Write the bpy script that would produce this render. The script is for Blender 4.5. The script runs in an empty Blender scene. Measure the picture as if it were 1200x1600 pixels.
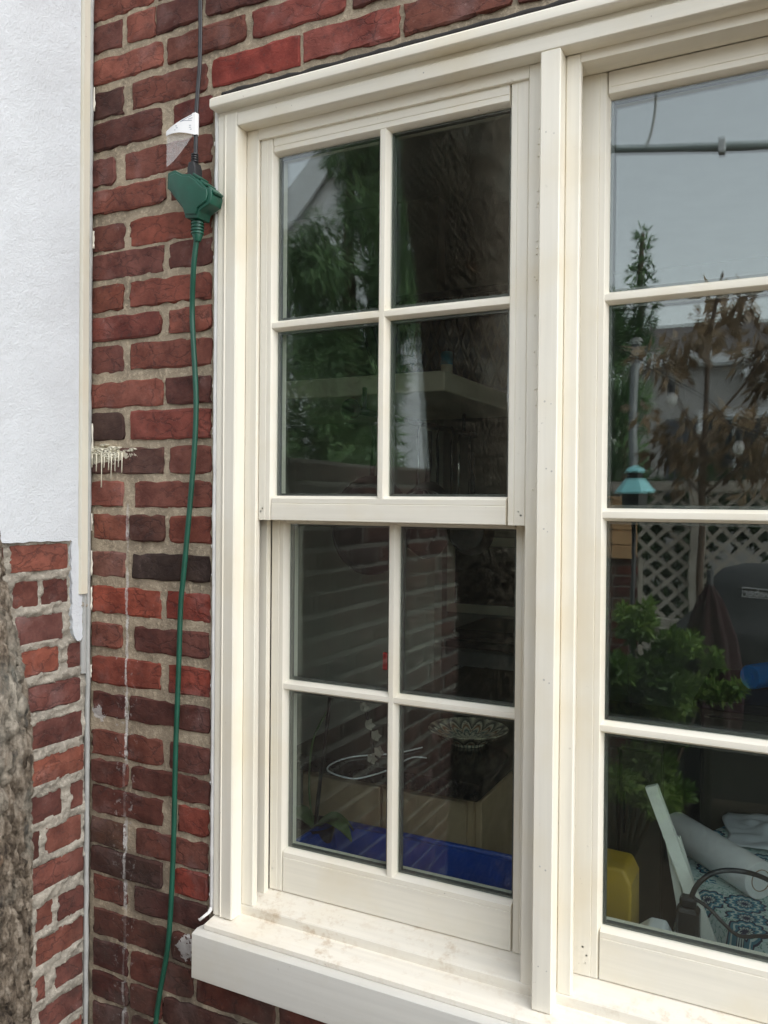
import bpy, math, random
import numpy as np
from mathutils import Vector, Matrix, noise as mnoise

random.seed(7)
rng = np.random.default_rng(11)
scene = bpy.context.scene
col = scene.collection

# ------------------------------------------------------------------ camera
CAM = Vector((0.0, -1.22, 1.55))
RT = Vector((0.8914, 0.4531, 0.0086)); FW = Vector((-0.4530, 0.8914, -0.0086))
FW.normalize(); RT = (RT - FW * RT.dot(FW)).normalized(); UP = RT.cross(FW)
cd = bpy.data.cameras.new('camera')
cam = bpy.data.objects.new('camera', cd); col.objects.link(cam)
M3 = Matrix((RT, UP, -FW)).transposed()
cam.matrix_world = Matrix.Translation(CAM) @ M3.to_4x4()
cd.sensor_fit = 'VERTICAL'; cd.sensor_height = 36.0; cd.sensor_width = 27.0
cd.lens = 1294.0 / 1600.0 * 36.0
cd.shift_y = -6.35 / 1600.0
cd.clip_start = 0.02; cd.clip_end = 600
cd.dof.use_dof = True; cd.dof.focus_distance = 1.62; cd.dof.aperture_fstop = 16.0
scene.camera = cam

# ------------------------------------------------------------------ sky, sun, exposure
SUN_EL, SUN_AZ = math.radians(50), math.radians(88)     # azimuth measured from +y towards +x
w = bpy.data.worlds.new('World'); scene.world = w; w.use_nodes = True
nt = w.node_tree; nt.nodes.clear()
sky = nt.nodes.new('ShaderNodeTexSky'); sky.sky_type = 'NISHITA'; sky.sun_disc = False
sky.sun_elevation = SUN_EL; sky.sun_rotation = SUN_AZ
sky.air_density = 1.4; sky.dust_density = 1.5; sky.ozone_density = 1.0; sky.altitude = 50
hs = nt.nodes.new('ShaderNodeHueSaturation'); hs.inputs['Saturation'].default_value = 0.28
bg = nt.nodes.new('ShaderNodeBackground'); bg.inputs['Strength'].default_value = 0.15
wo = nt.nodes.new('ShaderNodeOutputWorld')
nt.links.new(sky.outputs[0], hs.inputs['Color']); nt.links.new(hs.outputs[0], bg.inputs['Color'])
nt.links.new(bg.outputs[0], wo.inputs['Surface'])
ld = bpy.data.lights.new('sun', 'SUN'); ld.energy = 0.7; ld.angle = math.radians(60); ld.color = (1.0, 0.96, 0.9)
sun = bpy.data.objects.new('sun', ld); col.objects.link(sun)
sdir = Vector((math.sin(SUN_AZ) * math.cos(SUN_EL), math.cos(SUN_AZ) * math.cos(SUN_EL), math.sin(SUN_EL)))
sun.rotation_euler = sdir.to_track_quat('Z', 'Y').to_euler()
vs = scene.view_settings
vs.view_transform = 'Standard'; vs.look = 'None'; vs.gamma = 1.0; vs.use_curve_mapping = False
vs.exposure = 1.74
scene.render.engine = 'CYCLES'
cy = scene.cycles
cy.transparent_max_bounces = 32; cy.max_bounces = 10; cy.diffuse_bounces = 5; cy.glossy_bounces = 5
cy.use_denoising = True
try:
    cy.denoiser = 'OPENIMAGEDENOISE'
except Exception:
    pass
cy.sample_clamp_indirect = 8.0; cy.caustics_reflective = False; cy.caustics_refractive = False

# ------------------------------------------------------------------ helpers
def lin(r, g, b, k=1.0):
    f = lambda c: ((c / 255 + 0.055) / 1.055) ** 2.4 if c > 10 else c / 255 / 12.92
    return (f(r) * k, f(g) * k, f(b) * k)


class MB:
    """collects shapes into one mesh"""
    def __init__(self):
        self.v = []; self.f = []

    def add(self, vs_, fs_):
        o = len(self.v); self.v += [tuple(p) for p in vs_]; self.f += [tuple(i + o for i in f) for f in fs_]
        return self

    def box(self, x0, x1, y0, y1, z0, z1, c=0.0):
        if c <= 0:
            vs_ = [(x, y, z) for x in (x0, x1) for y in (y0, y1) for z in (z0, z1)]
            return self.add(vs_, [(0, 1, 3, 2), (4, 6, 7, 5), (0, 4, 5, 1), (2, 3, 7, 6), (0, 2, 6, 4), (1, 5, 7, 3)])
        lo, hi = (x0, y0, z0), (x1, y1, z1)
        vs_ = []; idx = {}
        for sx in (0, 1):
            for sy in (0, 1):
                for sz in (0, 1):
                    s = (sx, sy, sz)
                    for ax in range(3):
                        p = []
                        for k in range(3):
                            e = hi[k] if s[k] else lo[k]
                            if k != ax:
                                e += -c if s[k] else c
                            p.append(e)
                        idx[(s, ax)] = len(vs_); vs_.append(p)
        fs_ = []
        for ax in range(3):
            a, b = (ax + 1) % 3, (ax + 2) % 3
            for sv in (0, 1):
                q = []
                for (u, v_) in ((0, 0), (1, 0), (1, 1), (0, 1)):
                    s = [0, 0, 0]; s[ax] = sv; s[a] = u; s[b] = v_
                    q.append(idx[(tuple(s), ax)])
                fs_.append(tuple(q) if sv else tuple(q[::-1]))
            for u in (0, 1):
                for v_ in (0, 1):
                    s0 = [0, 0, 0]; s0[a] = u; s0[b] = v_; s1 = list(s0); s1[ax] = 1
                    s0, s1 = tuple(s0), tuple(s1)
                    q = (idx[(s0, a)], idx[(s1, a)], idx[(s1, b)], idx[(s0, b)])
                    fs_.append(q if (u + v_) % 2 == 1 else q[::-1])
        for s in [(x, y, z) for x in (0, 1) for y in (0, 1) for z in (0, 1)]:
            q = (idx[(s, 0)], idx[(s, 1)], idx[(s, 2)])
            fs_.append(q if sum(s) % 2 == 1 else q[::-1])
        return self.add(vs_, fs_)

    def prism(self, pts, axis, a0, a1):
        """2-D outline (the two other axes in xyz order) extruded along axis; wound to face outwards"""
        area = sum(pts[i][0] * pts[(i + 1) % len(pts)][1] - pts[(i + 1) % len(pts)][0] * pts[i][1] for i in range(len(pts)))
        if (area < 0) != (axis == 1):
            pts = pts[::-1]
        def P(p, a):
            return {0: (a, p[0], p[1]), 1: (p[0], a, p[1]), 2: (p[0], p[1], a)}[axis]
        n = len(pts)
        vs_ = [P(p, a0) for p in pts] + [P(p, a1) for p in pts]
        fs_ = [(i, (i + 1) % n, n + (i + 1) % n, n + i) for i in range(n)]
        fs_ += [tuple(range(n))[::-1], tuple(range(n, 2 * n))]
        return self.add(vs_, fs_)

    def tube(self, pts, r, n=8, cap=True):
        pts = [Vector(p) for p in pts]; m = len(pts)
        rs = r if isinstance(r, (list, tuple)) else [r] * m
        vs_ = []; fs_ = []
        ref = Vector((0.13, 0.21, 1)).normalized()
        prev = None
        for i, p in enumerate(pts):
            t = (pts[min(i + 1, m - 1)] - pts[max(i - 1, 0)]).normalized()
            if prev is None:
                a = t.cross(ref if abs(t.dot(ref)) < .95 else Vector((1, 0, 0))).normalized()
            else:
                a = (prev - t * prev.dot(t)).normalized()
            prev = a; b = t.cross(a)
            for k in range(n):
                g = 2 * math.pi * k / n
                vs_.append(p + a * (math.cos(g) * rs[i]) + b * (math.sin(g) * rs[i]))
        for i in range(m - 1):
            for k in range(n):
                fs_.append((i * n + k, i * n + (k + 1) % n, (i + 1) * n + (k + 1) % n, (i + 1) * n + k))
        if cap:
            fs_.append(tuple(range(n))[::-1]); fs_.append(tuple((m - 1) * n + k for k in range(n)))
        return self.add(vs_, fs_)

    def lathe(self, prof, c=(0, 0, 0), n=24, axis=2, close=False):
        """(radius, height) outline turned about axis through c"""
        vs_ = []; fs_ = []; m = len(prof)
        for (r, h) in prof:
            for k in range(n):
                g = 2 * math.pi * k / n
                a, b = r * math.cos(g), r * math.sin(g)
                p = {2: (a, b, h), 1: (b, h, a), 0: (h, a, b)}[axis]
                vs_.append((p[0] + c[0], p[1] + c[1], p[2] + c[2]))
        for i in range(m - 1):
            for k in range(n):
                fs_.append((i * n + k, i * n + (k + 1) % n, (i + 1) * n + (k + 1) % n, (i + 1) * n + k))
        fs_.append(tuple(range(n))[::-1]); fs_.append(tuple((m - 1) * n + k for k in range(n)))
        return self.add(vs_, fs_)

    def rot(self, axis, ang, c, start=0):
        R = Matrix.Rotation(ang, 3, axis); c = Vector(c)
        for i in range(start, len(self.v)):
            self.v[i] = tuple(R @ (Vector(self.v[i]) - c) + c)
        return self

    def build(self, name, mat, parent=None, org=(0, 0, 0), smooth=False, angle=None):
        me = bpy.data.meshes.new(name)
        me.from_pydata([(p[0] - org[0], p[1] - org[1], p[2] - org[2]) for p in self.v], [], self.f)
        me.update()
        if mat is not None:
            me.materials.append(mat)
        if smooth:
            me.polygons.foreach_set('use_smooth', [True] * len(me.polygons))
            if angle:
                me.set_sharp_from_angle(angle=math.radians(angle))
        o = bpy.data.objects.new(name, me); col.objects.link(o)
        if parent is not None:
            o.parent = parent
        return o


def smooth_pts(P, k=6):
    P = [Vector(p) for p in P]; out = []
    for i in range(len(P) - 1):
        a, b, c, d = P[max(i - 1, 0)], P[i], P[i + 1], P[min(i + 2, len(P) - 1)]
        for s in range(k):
            t = s / k
            out.append(.5 * ((2 * b) + (c - a) * t + (2 * a - 5 * b + 4 * c - d) * t * t + (3 * b - a - 3 * c + d) * t ** 3))
    out.append(P[-1]); return out


def tag(o, label=None, cat=None, group=None, kind=None):
    if label: o['label'] = label
    if cat: o['category'] = cat
    if group: o['group'] = group
    if kind: o['kind'] = kind
    return o


def thing(name, label, cat, loc, group=None, rz=0.0):
    o = bpy.data.objects.new(name, None); col.objects.link(o)
    o.empty_display_size = 0.05
    o.location = loc; o.rotation_euler = (0, 0, rz)
    return tag(o, label, cat, group)


def copy_tree(o, parent=None):
    c = o.copy(); col.objects.link(c); c.parent = parent
    for ch in list(o.children):
        copy_tree(ch, c)
    return c


def N(t, typ, **kw):
    n = t.nodes.new(typ)
    for k, v in kw.items():
        if k in n.inputs.keys():
            n.inputs[k].default_value = v
        else:
            setattr(n, k, v)
    return n


def new_mat(name):
    m = bpy.data.materials.new(name); m.use_nodes = True
    t = m.node_tree; t.nodes.clear()
    out = N(t, 'ShaderNodeOutputMaterial'); p = N(t, 'ShaderNodeBsdfPrincipled')
    t.links.new(p.outputs[0], out.inputs['Surface'])
    g = N(t, 'ShaderNodeNewGeometry')
    return m, t, p, g


def ramp(t, src, stops):
    r = N(t, 'ShaderNodeValToRGB'); e = r.color_ramp.elements
    while len(e) < len(stops): e.new(0.5)
    for k, (pos, c) in enumerate(stops):
        e[k].position = pos; e[k].color = (*c, 1) if len(c) == 3 else c
    t.links.new(src, r.inputs['Fac']); return r


def mixc(t, a, b, fac, blend='MIX'):
    m = N(t, 'ShaderNodeMix', data_type='RGBA', blend_type=blend)
    for k, s in ((0, fac), (6, a), (7, b)):
        if hasattr(s, 'is_linked'): t.links.new(s, m.inputs[k])
        elif k == 0: m.inputs[0].default_value = s
        else: m.inputs[k].default_value = (*s, 1)
    return m.outputs[2]


def math_n(t, op, a, b=0.0, clamp=False):
    m = N(t, 'ShaderNodeMath', operation=op, use_clamp=clamp)
    for k, s in ((0, a), (1, b)):
        if hasattr(s, 'is_linked'): t.links.new(s, m.inputs[k])
        else: m.inputs[k].default_value = s
    return m.outputs[0]


def noise_n(t, vec, scale, detail=4.0, rough=0.55):
    n = N(t, 'ShaderNodeTexNoise'); n.inputs['Scale'].default_value = scale
    n.inputs['Detail'].default_value = detail; n.inputs['Roughness'].default_value = rough
    t.links.new(vec, n.inputs['Vector']); return n


def scaled(t, vec, s):
    m = N(t, 'ShaderNodeMapping'); m.inputs['Scale'].default_value = s
    t.links.new(vec, m.inputs['Vector']); return m.outputs[0]


def bump(t, p, h, strength=0.3, dist=0.002, prev=None):
    b = N(t, 'ShaderNodeBump'); b.inputs['Strength'].default_value = strength; b.inputs['Distance'].default_value = dist
    t.links.new(h, b.inputs['Height'])
    if prev is not None: t.links.new(prev, b.inputs['Normal'])
    t.links.new(b.outputs[0], p.inputs['Normal']); return b.outputs[0]


def simple(name, c, rough=0.5, var=0.15, scale=20.0, bmp=0.0, metal=0.0, bscale=None, spec=None):
    m, t, p, g = new_mat(name)
    n = noise_n(t, g.outputs['Position'], scale)
    lo = tuple(x * (1 - var) for x in c); hi = tuple(min(1, x * (1 + var)) for x in c)
    r = ramp(t, n.outputs[0], [(0.3, lo), (0.7, hi)])
    t.links.new(r.outputs[0], p.inputs['Base Color'])
    p.inputs['Roughness'].default_value = rough; p.inputs['Metallic'].default_value = metal
    if spec is not None: p.inputs['Specular IOR Level'].default_value = spec
    if bmp:
        nb = noise_n(t, g.outputs['Position'], bscale or scale * 4)
        bump(t, p, nb.outputs[0], bmp, 0.003)
    return m


# ------------------------------------------------------------------ materials
def mat_paint(name, c, dirt=0.0, axis=2):
    m, t, p, g = new_mat(name)
    pos = g.outputs['Position']
    st = [90, 90, 90]; st[axis] = 3.0
    n1 = noise_n(t, scaled(t, pos, st), 1.0, 3)          # brush strokes run along the board
    n2 = noise_n(t, pos, 7.0, 4)
    c2 = tuple(x * 0.90 for x in c)
    a = mixc(t, c, c2, ramp(t, n1.outputs[0], [(0.35, (0, 0, 0)), (0.75, (1, 1, 1))]).outputs[0])
    c3 = (c[0] * 0.93, c[1] * 0.90, c[2] * 0.84)
    a = mixc(t, a, c3, ramp(t, n2.outputs[0], [(0.48, (0, 0, 0)), (0.72, (1, 1, 1))]).outputs[0])
    n3 = noise_n(t, pos, 130.0, 3)                        # fly specks and grit
    n4 = noise_n(t, pos, 9.0, 2)
    k = math_n(t, 'MULTIPLY', ramp(t, n3.outputs[0], [(0.70, (0, 0, 0)), (0.75, (1, 1, 1))]).outputs[0],
               ramp(t, n4.outputs[0], [(0.5, (0, 0, 0)), (0.65, (1, 1, 1))]).outputs[0])
    a = mixc(t, a, (0.25, 0.20, 0.15), math_n(t, 'MULTIPLY', k, 0.55))
    if dirt:
        n5 = noise_n(t, pos, 38.0, 6, 0.7)
        n6 = noise_n(t, pos, 6.0, 3)
        d = math_n(t, 'MULTIPLY', ramp(t, n5.outputs[0], [(0.52, (0, 0, 0)), (0.72, (1, 1, 1))]).outputs[0],
                   ramp(t, n6.outputs[0], [(0.40, (0.1, 0.1, 0.1)), (0.68, (1, 1, 1))]).outputs[0])
        a = mixc(t, a, (0.44, 0.31, 0.18), math_n(t, 'MULTIPLY', d, dirt))
    t.links.new(a, p.inputs['Base Color'])
    t.links.new(ramp(t, n2.outputs[0], [(0.3, (0.36,) * 3), (0.7, (0.56,) * 3)]).outputs[0], p.inputs['Roughness'])
    b1 = bump(t, p, n1.outputs[0], 0.12, 0.0012)
    bump(t, p, n3.outputs[0], 0.06, 0.0008, b1)
    return m


CREAM = (0.82, 0.775, 0.665)
M_paint = mat_paint('cream_paint_vertical', CREAM, 0.0, 2)
M_paintx = mat_paint('cream_paint_horizontal', CREAM, 0.0, 0)
M_sill = mat_paint('cream_paint_weathered', (0.78, 0.735, 0.64), 0.8, 0)
M_fascia = mat_paint('grey_white_paint', (0.60, 0.585, 0.535), 0.10, 0)


def mat_brick(name, dirtz=True):
    m, t, p, g = new_mat(name)
    pos = g.outputs['Position']
    oi = N(t, 'ShaderNodeObjectInfo')
    # every brick its own piece of the noise
    off = N(t, 'ShaderNodeVectorMath', operation='SCALE'); off.inputs['Scale'].default_value = 37.0
    cmb = N(t, 'ShaderNodeCombineXYZ')
    for k in range(3): t.links.new(oi.outputs['Random'], cmb.inputs[k])
    t.links.new(cmb.outputs[0], off.inputs[0])
    add = N(t, 'ShaderNodeVectorMath', operation='ADD'); t.links.new(pos, add.inputs[0]); t.links.new(off.outputs[0], add.inputs[1])
    v = add.outputs[0]
    n1 = noise_n(t, v, 22.0, 6, 0.62); n2 = noise_n(t, v, 75.0, 5, 0.7); n3 = noise_n(t, v, 9.0, 3)
    base = oi.outputs['Color']
    a = mixc(t, base, (0.55, 0.5, 0.5), ramp(t, n1.outputs[0], [(0.35, (1, 1, 1)), (0.62, (0, 0, 0))]).outputs[0], 'MULTIPLY')
    a = mixc(t, a, (1.25, 1.12, 1.05), ramp(t, n3.outputs[0], [(0.45, (0, 0, 0)), (0.7, (0.8,) * 3)]).outputs[0], 'MULTIPLY')
    a = mixc(t, a, (0.05, 0.035, 0.035), math_n(t, 'MULTIPLY', ramp(t, n2.outputs[0], [(0.55, (0, 0, 0)), (0.72, (1, 1, 1))]).outputs[0], 0.55))
    # pale lime bloom and sand specks
    n4 = noise_n(t, v, 160.0, 3, 0.6); n5 = noise_n(t, v, 14.0, 4)
    k = math_n(t, 'MULTIPLY', ramp(t, n4.outputs[0], [(0.62, (0, 0, 0)), (0.70, (1, 1, 1))]).outputs[0],
               ramp(t, n5.outputs[0], [(0.45, (0, 0, 0)), (0.65, (1, 1, 1))]).outputs[0])
    a = mixc(t, a, (0.40, 0.33, 0.29), math_n(t, 'MULTIPLY', k, 0.22))
    a = mixc(t, a, (0.42, 0.30, 0.29), math_n(t, 'MULTIPLY', ramp(t, n5.outputs[0], [(0.55, (0, 0, 0)), (0.8, (1, 1, 1))]).outputs[0], 0.25))
    t.links.new(a, p.inputs['Base Color'])
    p.inputs['Roughness'].default_value = 0.88
    p.inputs['Specular IOR Level'].default_value = 0.25
    # cracks and pitting
    vo = N(t, 'ShaderNodeTexVoronoi', feature='DISTANCE_TO_EDGE'); vo.inputs['Scale'].default_value = 26.0
    wv = N(t, 'ShaderNodeVectorMath', operation='SCALE'); wv.inputs['Scale'].default_value = 0.06
    t.links.new(n1.outputs['Color'], wv.inputs[0])
    ad = N(t, 'ShaderNodeVectorMath', operation='ADD'); t.links.new(v, ad.inputs[0]); t.links.new(wv.outputs[0], ad.inputs[1])
    t.links.new(scaled(t, ad.outputs[0], (0.6, 0.6, 1.5)), vo.inputs['Vector'])
    cr = ramp(t, vo.outputs[0], [(0.0, (0, 0, 0)), (0.05, (1, 1, 1))])
    crk = math_n(t, 'MAXIMUM', cr.outputs[0], ramp(t, n3.outputs[0], [(0.42, (1, 1, 1)), (0.52, (0, 0, 0))]).outputs[0])
    a2 = mixc(t, (0.03, 0.02, 0.02), a, math_n(t, 'ADD', math_n(t, 'MULTIPLY', crk, 0.45), 0.55))
    a2 = lime_stain(t, pos, a2)
    t.links.new(a2, p.inputs['Base Color'])
    b = bump(t, p, crk, 0.5, 0.002)
    b = bump(t, p, n1.outputs[0], 0.7, 0.006, b)
    bump(t, p, n2.outputs[0], 0.6, 0.0022, b)
    return m

def lime_stain(t, pos, a):
    """a run of lime and old whitewash down the wall, and a crust beside the sill"""
    sx = N(t, 'ShaderNodeSeparateXYZ'); t.links.new(pos, sx.inputs[0])
    n1 = noise_n(t, pos, 26.0, 5, .7); n2 = noise_n(t, pos, 9.0, 3); n3 = noise_n(t, pos, 75.0, 4, .7)
    dx = math_n(t, 'ABSOLUTE', math_n(t, 'ADD', math_n(t, 'ADD', sx.outputs[0], 1.1885), math_n(t, 'MULTIPLY', n2.outputs[0], -.005)))
    wd = math_n(t, 'MULTIPLY', math_n(t, 'ADD', n1.outputs[0], -.22), .0115)
    line = math_n(t, 'MULTIPLY', math_n(t, 'LESS_THAN', dx, wd), ramp(t, n3.outputs[0], [(.36, (0, 0, 0)), (.52, (1, 1, 1))]).outputs[0])
    line = math_n(t, 'MULTIPLY', line, math_n(t, 'LESS_THAN', sx.outputs[2], 1.54))
    line = math_n(t, 'MULTIPLY', line, ramp(t, n2.outputs[0], [(.44, (.12,) * 3), (.56, (1, 1, 1))]).outputs[0])
    halo = math_n(t, 'MULTIPLY', math_n(t, 'LESS_THAN', dx, .03), ramp(t, n3.outputs[0], [(.58, (0, 0, 0)), (.70, (1, 1, 1))]).outputs[0])
    halo = math_n(t, 'MULTIPLY', halo, math_n(t, 'LESS_THAN', sx.outputs[2], 1.25))
    def spot(x, z, r):
        d = math_n(t, 'SQRT', math_n(t, 'ADD', math_n(t, 'POWER', math_n(t, 'ADD', sx.outputs[0], -x), 2.0), math_n(t, 'POWER', math_n(t, 'ADD', sx.outputs[2], -z), 2.0)))
        k = math_n(t, 'SUBTRACT', 1.0, math_n(t, 'DIVIDE', d, r), True)
        return math_n(t, 'MULTIPLY', math_n(t, 'GREATER_THAN', k, .001), math_n(t, 'GREATER_THAN', math_n(t, 'ADD', math_n(t, 'MULTIPLY', k, .42), n3.outputs[0]), .66))
    f = math_n(t, 'MAXIMUM', line, math_n(t, 'MULTIPLY', halo, .45))
    f = math_n(t, 'MAXIMUM', f, spot(-1.030, .705, .034))
    f = math_n(t, 'MAXIMUM', f, math_n(t, 'MULTIPLY', spot(-1.258, 1.120, .022), .85))
    f = math_n(t, 'MULTIPLY', f, math_n(t, 'GREATER_THAN', sx.outputs[1], -.05))
    a = mixc(t, a, (.66, .645, .62), math_n(t, 'MULTIPLY', f, .85))
    # black grime in patches on the damp lower courses
    gz = math_n(t, 'MULTIPLY', math_n(t, 'SUBTRACT', 1.15, sx.outputs[2]), 1.6, True)
    gk = math_n(t, 'MULTIPLY', math_n(t, 'MULTIPLY', gz, ramp(t, n2.outputs[0], [(.42, (0, 0, 0)), (.62, (1, 1, 1))]).outputs[0]), math_n(t, 'GREATER_THAN', sx.outputs[1], -.05))
    a = mixc(t, a, (.045, .036, .03), math_n(t, 'MULTIPLY', gk, .75))
    # a faded swipe of cream paint across one brick and the joint over it
    ez = math_n(t, 'ABSOLUTE', math_n(t, 'ADD', sx.outputs[2], -1.637))
    kz = math_n(t, 'SUBTRACT', 1.0, math_n(t, 'DIVIDE', ez, .026), True)
    kx = math_n(t, 'MULTIPLY', math_n(t, 'ADD', math_n(t, 'MULTIPLY', sx.outputs[0], -1.0), -1.155), 9.0, True)
    kk = math_n(t, 'MULTIPLY', math_n(t, 'MULTIPLY', kz, math_n(t, 'GREATER_THAN', kx, .001)), 1.0)
    sw = math_n(t, 'GREATER_THAN', math_n(t, 'ADD', math_n(t, 'MULTIPLY', n3.outputs[0], .9), math_n(t, 'MULTIPLY', math_n(t, 'MULTIPLY', kk, math_n(t, 'ADD', kx, .25)), .62)), .72)
    sw = math_n(t, 'MULTIPLY', math_n(t, 'MULTIPLY', sw, math_n(t, 'GREATER_THAN', kk, .001)), math_n(t, 'GREATER_THAN', sx.outputs[1], -.05))
    return mixc(t, a, (.64, .60, .47), math_n(t, 'MULTIPLY', sw, .8))


M_brick = mat_brick("red_brick")


def mat_mortar(name, c, streak=False):
    m, t, p, g = new_mat(name)
    pos = g.outputs['Position']
    n1 = noise_n(t, pos, 14.0, 5); n2 = noise_n(t, pos, 120.0, 4, 0.65); n3 = noise_n(t, pos, 420.0, 2)
    a = mixc(t, c, tuple(x * 0.62 for x in c), ramp(t, n1.outputs[0], [(0.35, (1, 1, 1)), (0.65, (0, 0, 0))]).outputs[0])
    a = mixc(t, a, tuple(min(1, x * 1.35) for x in c), ramp(t, n2.outputs[0], [(0.5, (0, 0, 0)), (0.75, (1, 1, 1))]).outputs[0])
    a = mixc(t, a, (0.10, 0.08, 0.06), math_n(t, 'MULTIPLY', ramp(t, n3.outputs[0], [(0.62, (0, 0, 0)), (0.74, (1, 1, 1))]).outputs[0], 0.5))
    if streak: a = lime_stain(t, pos, a)
    t.links.new(a, p.inputs['Base Color']); p.inputs['Roughness'].default_value = 0.95
    p.inputs['Specular IOR Level'].default_value = 0.2
    b = bump(t, p, n2.outputs[0], 0.8, 0.004); bump(t, p, n3.outputs[0], 0.5, 0.0015, b)
    return m


M_mortar = mat_mortar('sandy_mortar', (0.42, 0.345, 0.25), True)
M_mortar2 = mat_mortar('grey_cement_mortar', (0.345, 0.315, 0.265))


def mat_stucco():
    m, t, p, g = new_mat('white_stucco'); pos = g.outputs['Position']
    n1 = noise_n(t, pos, 5.0, 4); n2 = noise_n(t, pos, 60.0, 5, 0.7); n3 = noise_n(t, pos, 260.0, 3)
    a = mixc(t, (0.60, 0.632, 0.665), (0.54, 0.567, 0.595), ramp(t, n1.outputs[0], [(0.4, (0, 0, 0)), (0.7, (1, 1, 1))]).outputs[0])
    t.links.new(a, p.inputs['Base Color']); p.inputs['Roughness'].default_value = 0.9
    b = bump(t, p, n1.outputs[0], 0.5, 0.02); b = bump(t, p, n2.outputs[0], 0.30, 0.005, b); bump(t, p, n3.outputs[0], 0.6, 0.0025, b)
    return m


M_stucco = mat_stucco()


def mat_glass():
    m = bpy.data.materials.new('window_glass'); m.use_nodes = True; t = m.node_tree; t.nodes.clear()
    out = N(t, 'ShaderNodeOutputMaterial')
    tr = N(t, 'ShaderNodeBsdfTransparent'); tr.inputs[0].default_value = (0.965, 0.985, 0.975, 1)
    gl = N(t, 'ShaderNodeBsdfGlossy'); gl.inputs['Roughness'].default_value = 0.0; gl.inputs[0].default_value = (0.97, 1.0, 0.99, 1)
    lw = N(t, 'ShaderNodeLayerWeight'); lw.inputs['Blend'].default_value = 0.5
    f = math_n(t, 'POWER', lw.outputs['Facing'], 5.0)
    f = math_n(t, 'ADD', math_n(t, 'MULTIPLY', f, 0.94), 0.052)
    # a thin film of dust on the sheet
    du = N(t, 'ShaderNodeBsdfDiffuse'); du.inputs[0].default_value = (.75, .78, .74, 1)
    gp = N(t, 'ShaderNodeNewGeometry'); dn = noise_n(t, gp.outputs['Position'], 6.0, 4)
    md = N(t, 'ShaderNodeMixShader'); t.links.new(math_n(t, 'MULTIPLY', dn.outputs[0], .0032), md.inputs[0])
    t.links.new(tr.outputs[0], md.inputs[1]); t.links.new(du.outputs[0], md.inputs[2])
    mx = N(t, 'ShaderNodeMixShader')
    t.links.new(f, mx.inputs[0]); t.links.new(md.outputs[0], mx.inputs[1]); t.links.new(gl.outputs[0], mx.inputs[2])
    g = N(t, 'ShaderNodeNewGeometry')
    n = noise_n(t, g.outputs['Position'], 5.0, 1)
    b = N(t, 'ShaderNodeBump'); b.inputs['Strength'].default_value = 0.05; b.inputs['Distance'].default_value = 0.01
    t.links.new(n.outputs[0], b.inputs['Height']); t.links.new(b.outputs[0], gl.inputs['Normal'])
    t.links.new(mx.outputs[0], out.inputs['Surface'])
    return m


M_glass = mat_glass()


def mat_bark():
    m, t, p, g = new_mat('furrowed_bark'); pos = g.outputs['Position']
    n1 = noise_n(t, scaled(t, pos, (1, 1, 0.38)), 105.0, 8, 0.72); n2 = noise_n(t, pos, 210.0, 4, .7); n3 = noise_n(t, scaled(t, pos, (1, 1, .45)), 22.0, 4); n4 = noise_n(t, pos, 8.0, 3)
    r = ramp(t, n1.outputs[0], [(0.36, (0.030, 0.024, 0.020)), (0.47, (0.125, 0.098, 0.072)), (0.58, (0.25, 0.21, 0.165)), (0.76, (0.42, 0.38, 0.32))])
    a = mixc(t, r.outputs[0], (0.27, 0.15, 0.085), ramp(t, n3.outputs[0], [(0.64, (0, 0, 0)), (0.72, (0.65,) * 3)]).outputs[0])
    a = mixc(t, a, (0.40, 0.41, 0.36), math_n(t, 'MULTIPLY', ramp(t, n4.outputs[0], [(0.5, (0, 0, 0)), (0.7, (1, 1, 1))]).outputs[0], .35))
    a = mixc(t, a, (0.04, 0.035, 0.03), math_n(t, 'MULTIPLY', ramp(t, n2.outputs[0], [(0.58, (0, 0, 0)), (0.70, (1, 1, 1))]).outputs[0], .6))
    t.links.new(a, p.inputs['Base Color']); p.inputs['Roughness'].default_value = 0.95; p.inputs['Specular IOR Level'].default_value = .15
    b = bump(t, p, n1.outputs[0], 0.9, 0.008); bump(t, p, n2.outputs[0], 0.8, 0.003, b)
    return m


M_bark = mat_bark()


def mat_leaf(name, c1, c2, rough=0.5, trans=0.42):
    m, t, p, g = new_mat(name)
    r = ramp(t, g.outputs['Random Per Island'], [(0.0, c1), (1.0, c2)])
    n = noise_n(t, g.outputs['Position'], 3.0, 2)
    a = mixc(t, r.outputs[0], tuple(x * 0.6 for x in c1), ramp(t, n.outputs[0], [(0.4, (1, 1, 1)), (0.6, (0, 0, 0))]).outputs[0])
    t.links.new(a, p.inputs['Base Color']); p.inputs['Roughness'].default_value = rough
    tl = N(t, 'ShaderNodeBsdfTranslucent'); t.links.new(a, tl.inputs[0])
    mx = N(t, 'ShaderNodeMixShader'); mx.inputs[0].default_value = trans
    out = [n for n in t.nodes if n.type == 'OUTPUT_MATERIAL'][0]
    t.links.new(p.outputs[0], mx.inputs[1]); t.links.new(tl.outputs[0], mx.inputs[2]); t.links.new(mx.outputs[0], out.inputs['Surface'])
    return m


M_everg = mat_leaf('evergreen_spray', (0.15, 0.28, 0.12), (0.30, 0.46, 0.20))
M_box = mat_leaf('shrub_leaf', (0.13, 0.26, 0.05), (0.38, 0.52, 0.13))
M_magn = mat_leaf('bronze_leaf', (0.26, 0.175, 0.10), (0.55, 0.41, 0.26), 0.35)
M_hedge = mat_leaf('hedge_leaf', (0.02, 0.045, 0.015), (0.06, 0.11, 0.035))
M_twig = simple('twig_bark', (0.13, 0.09, 0.065), 0.9, 0.3, 60)

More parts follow.
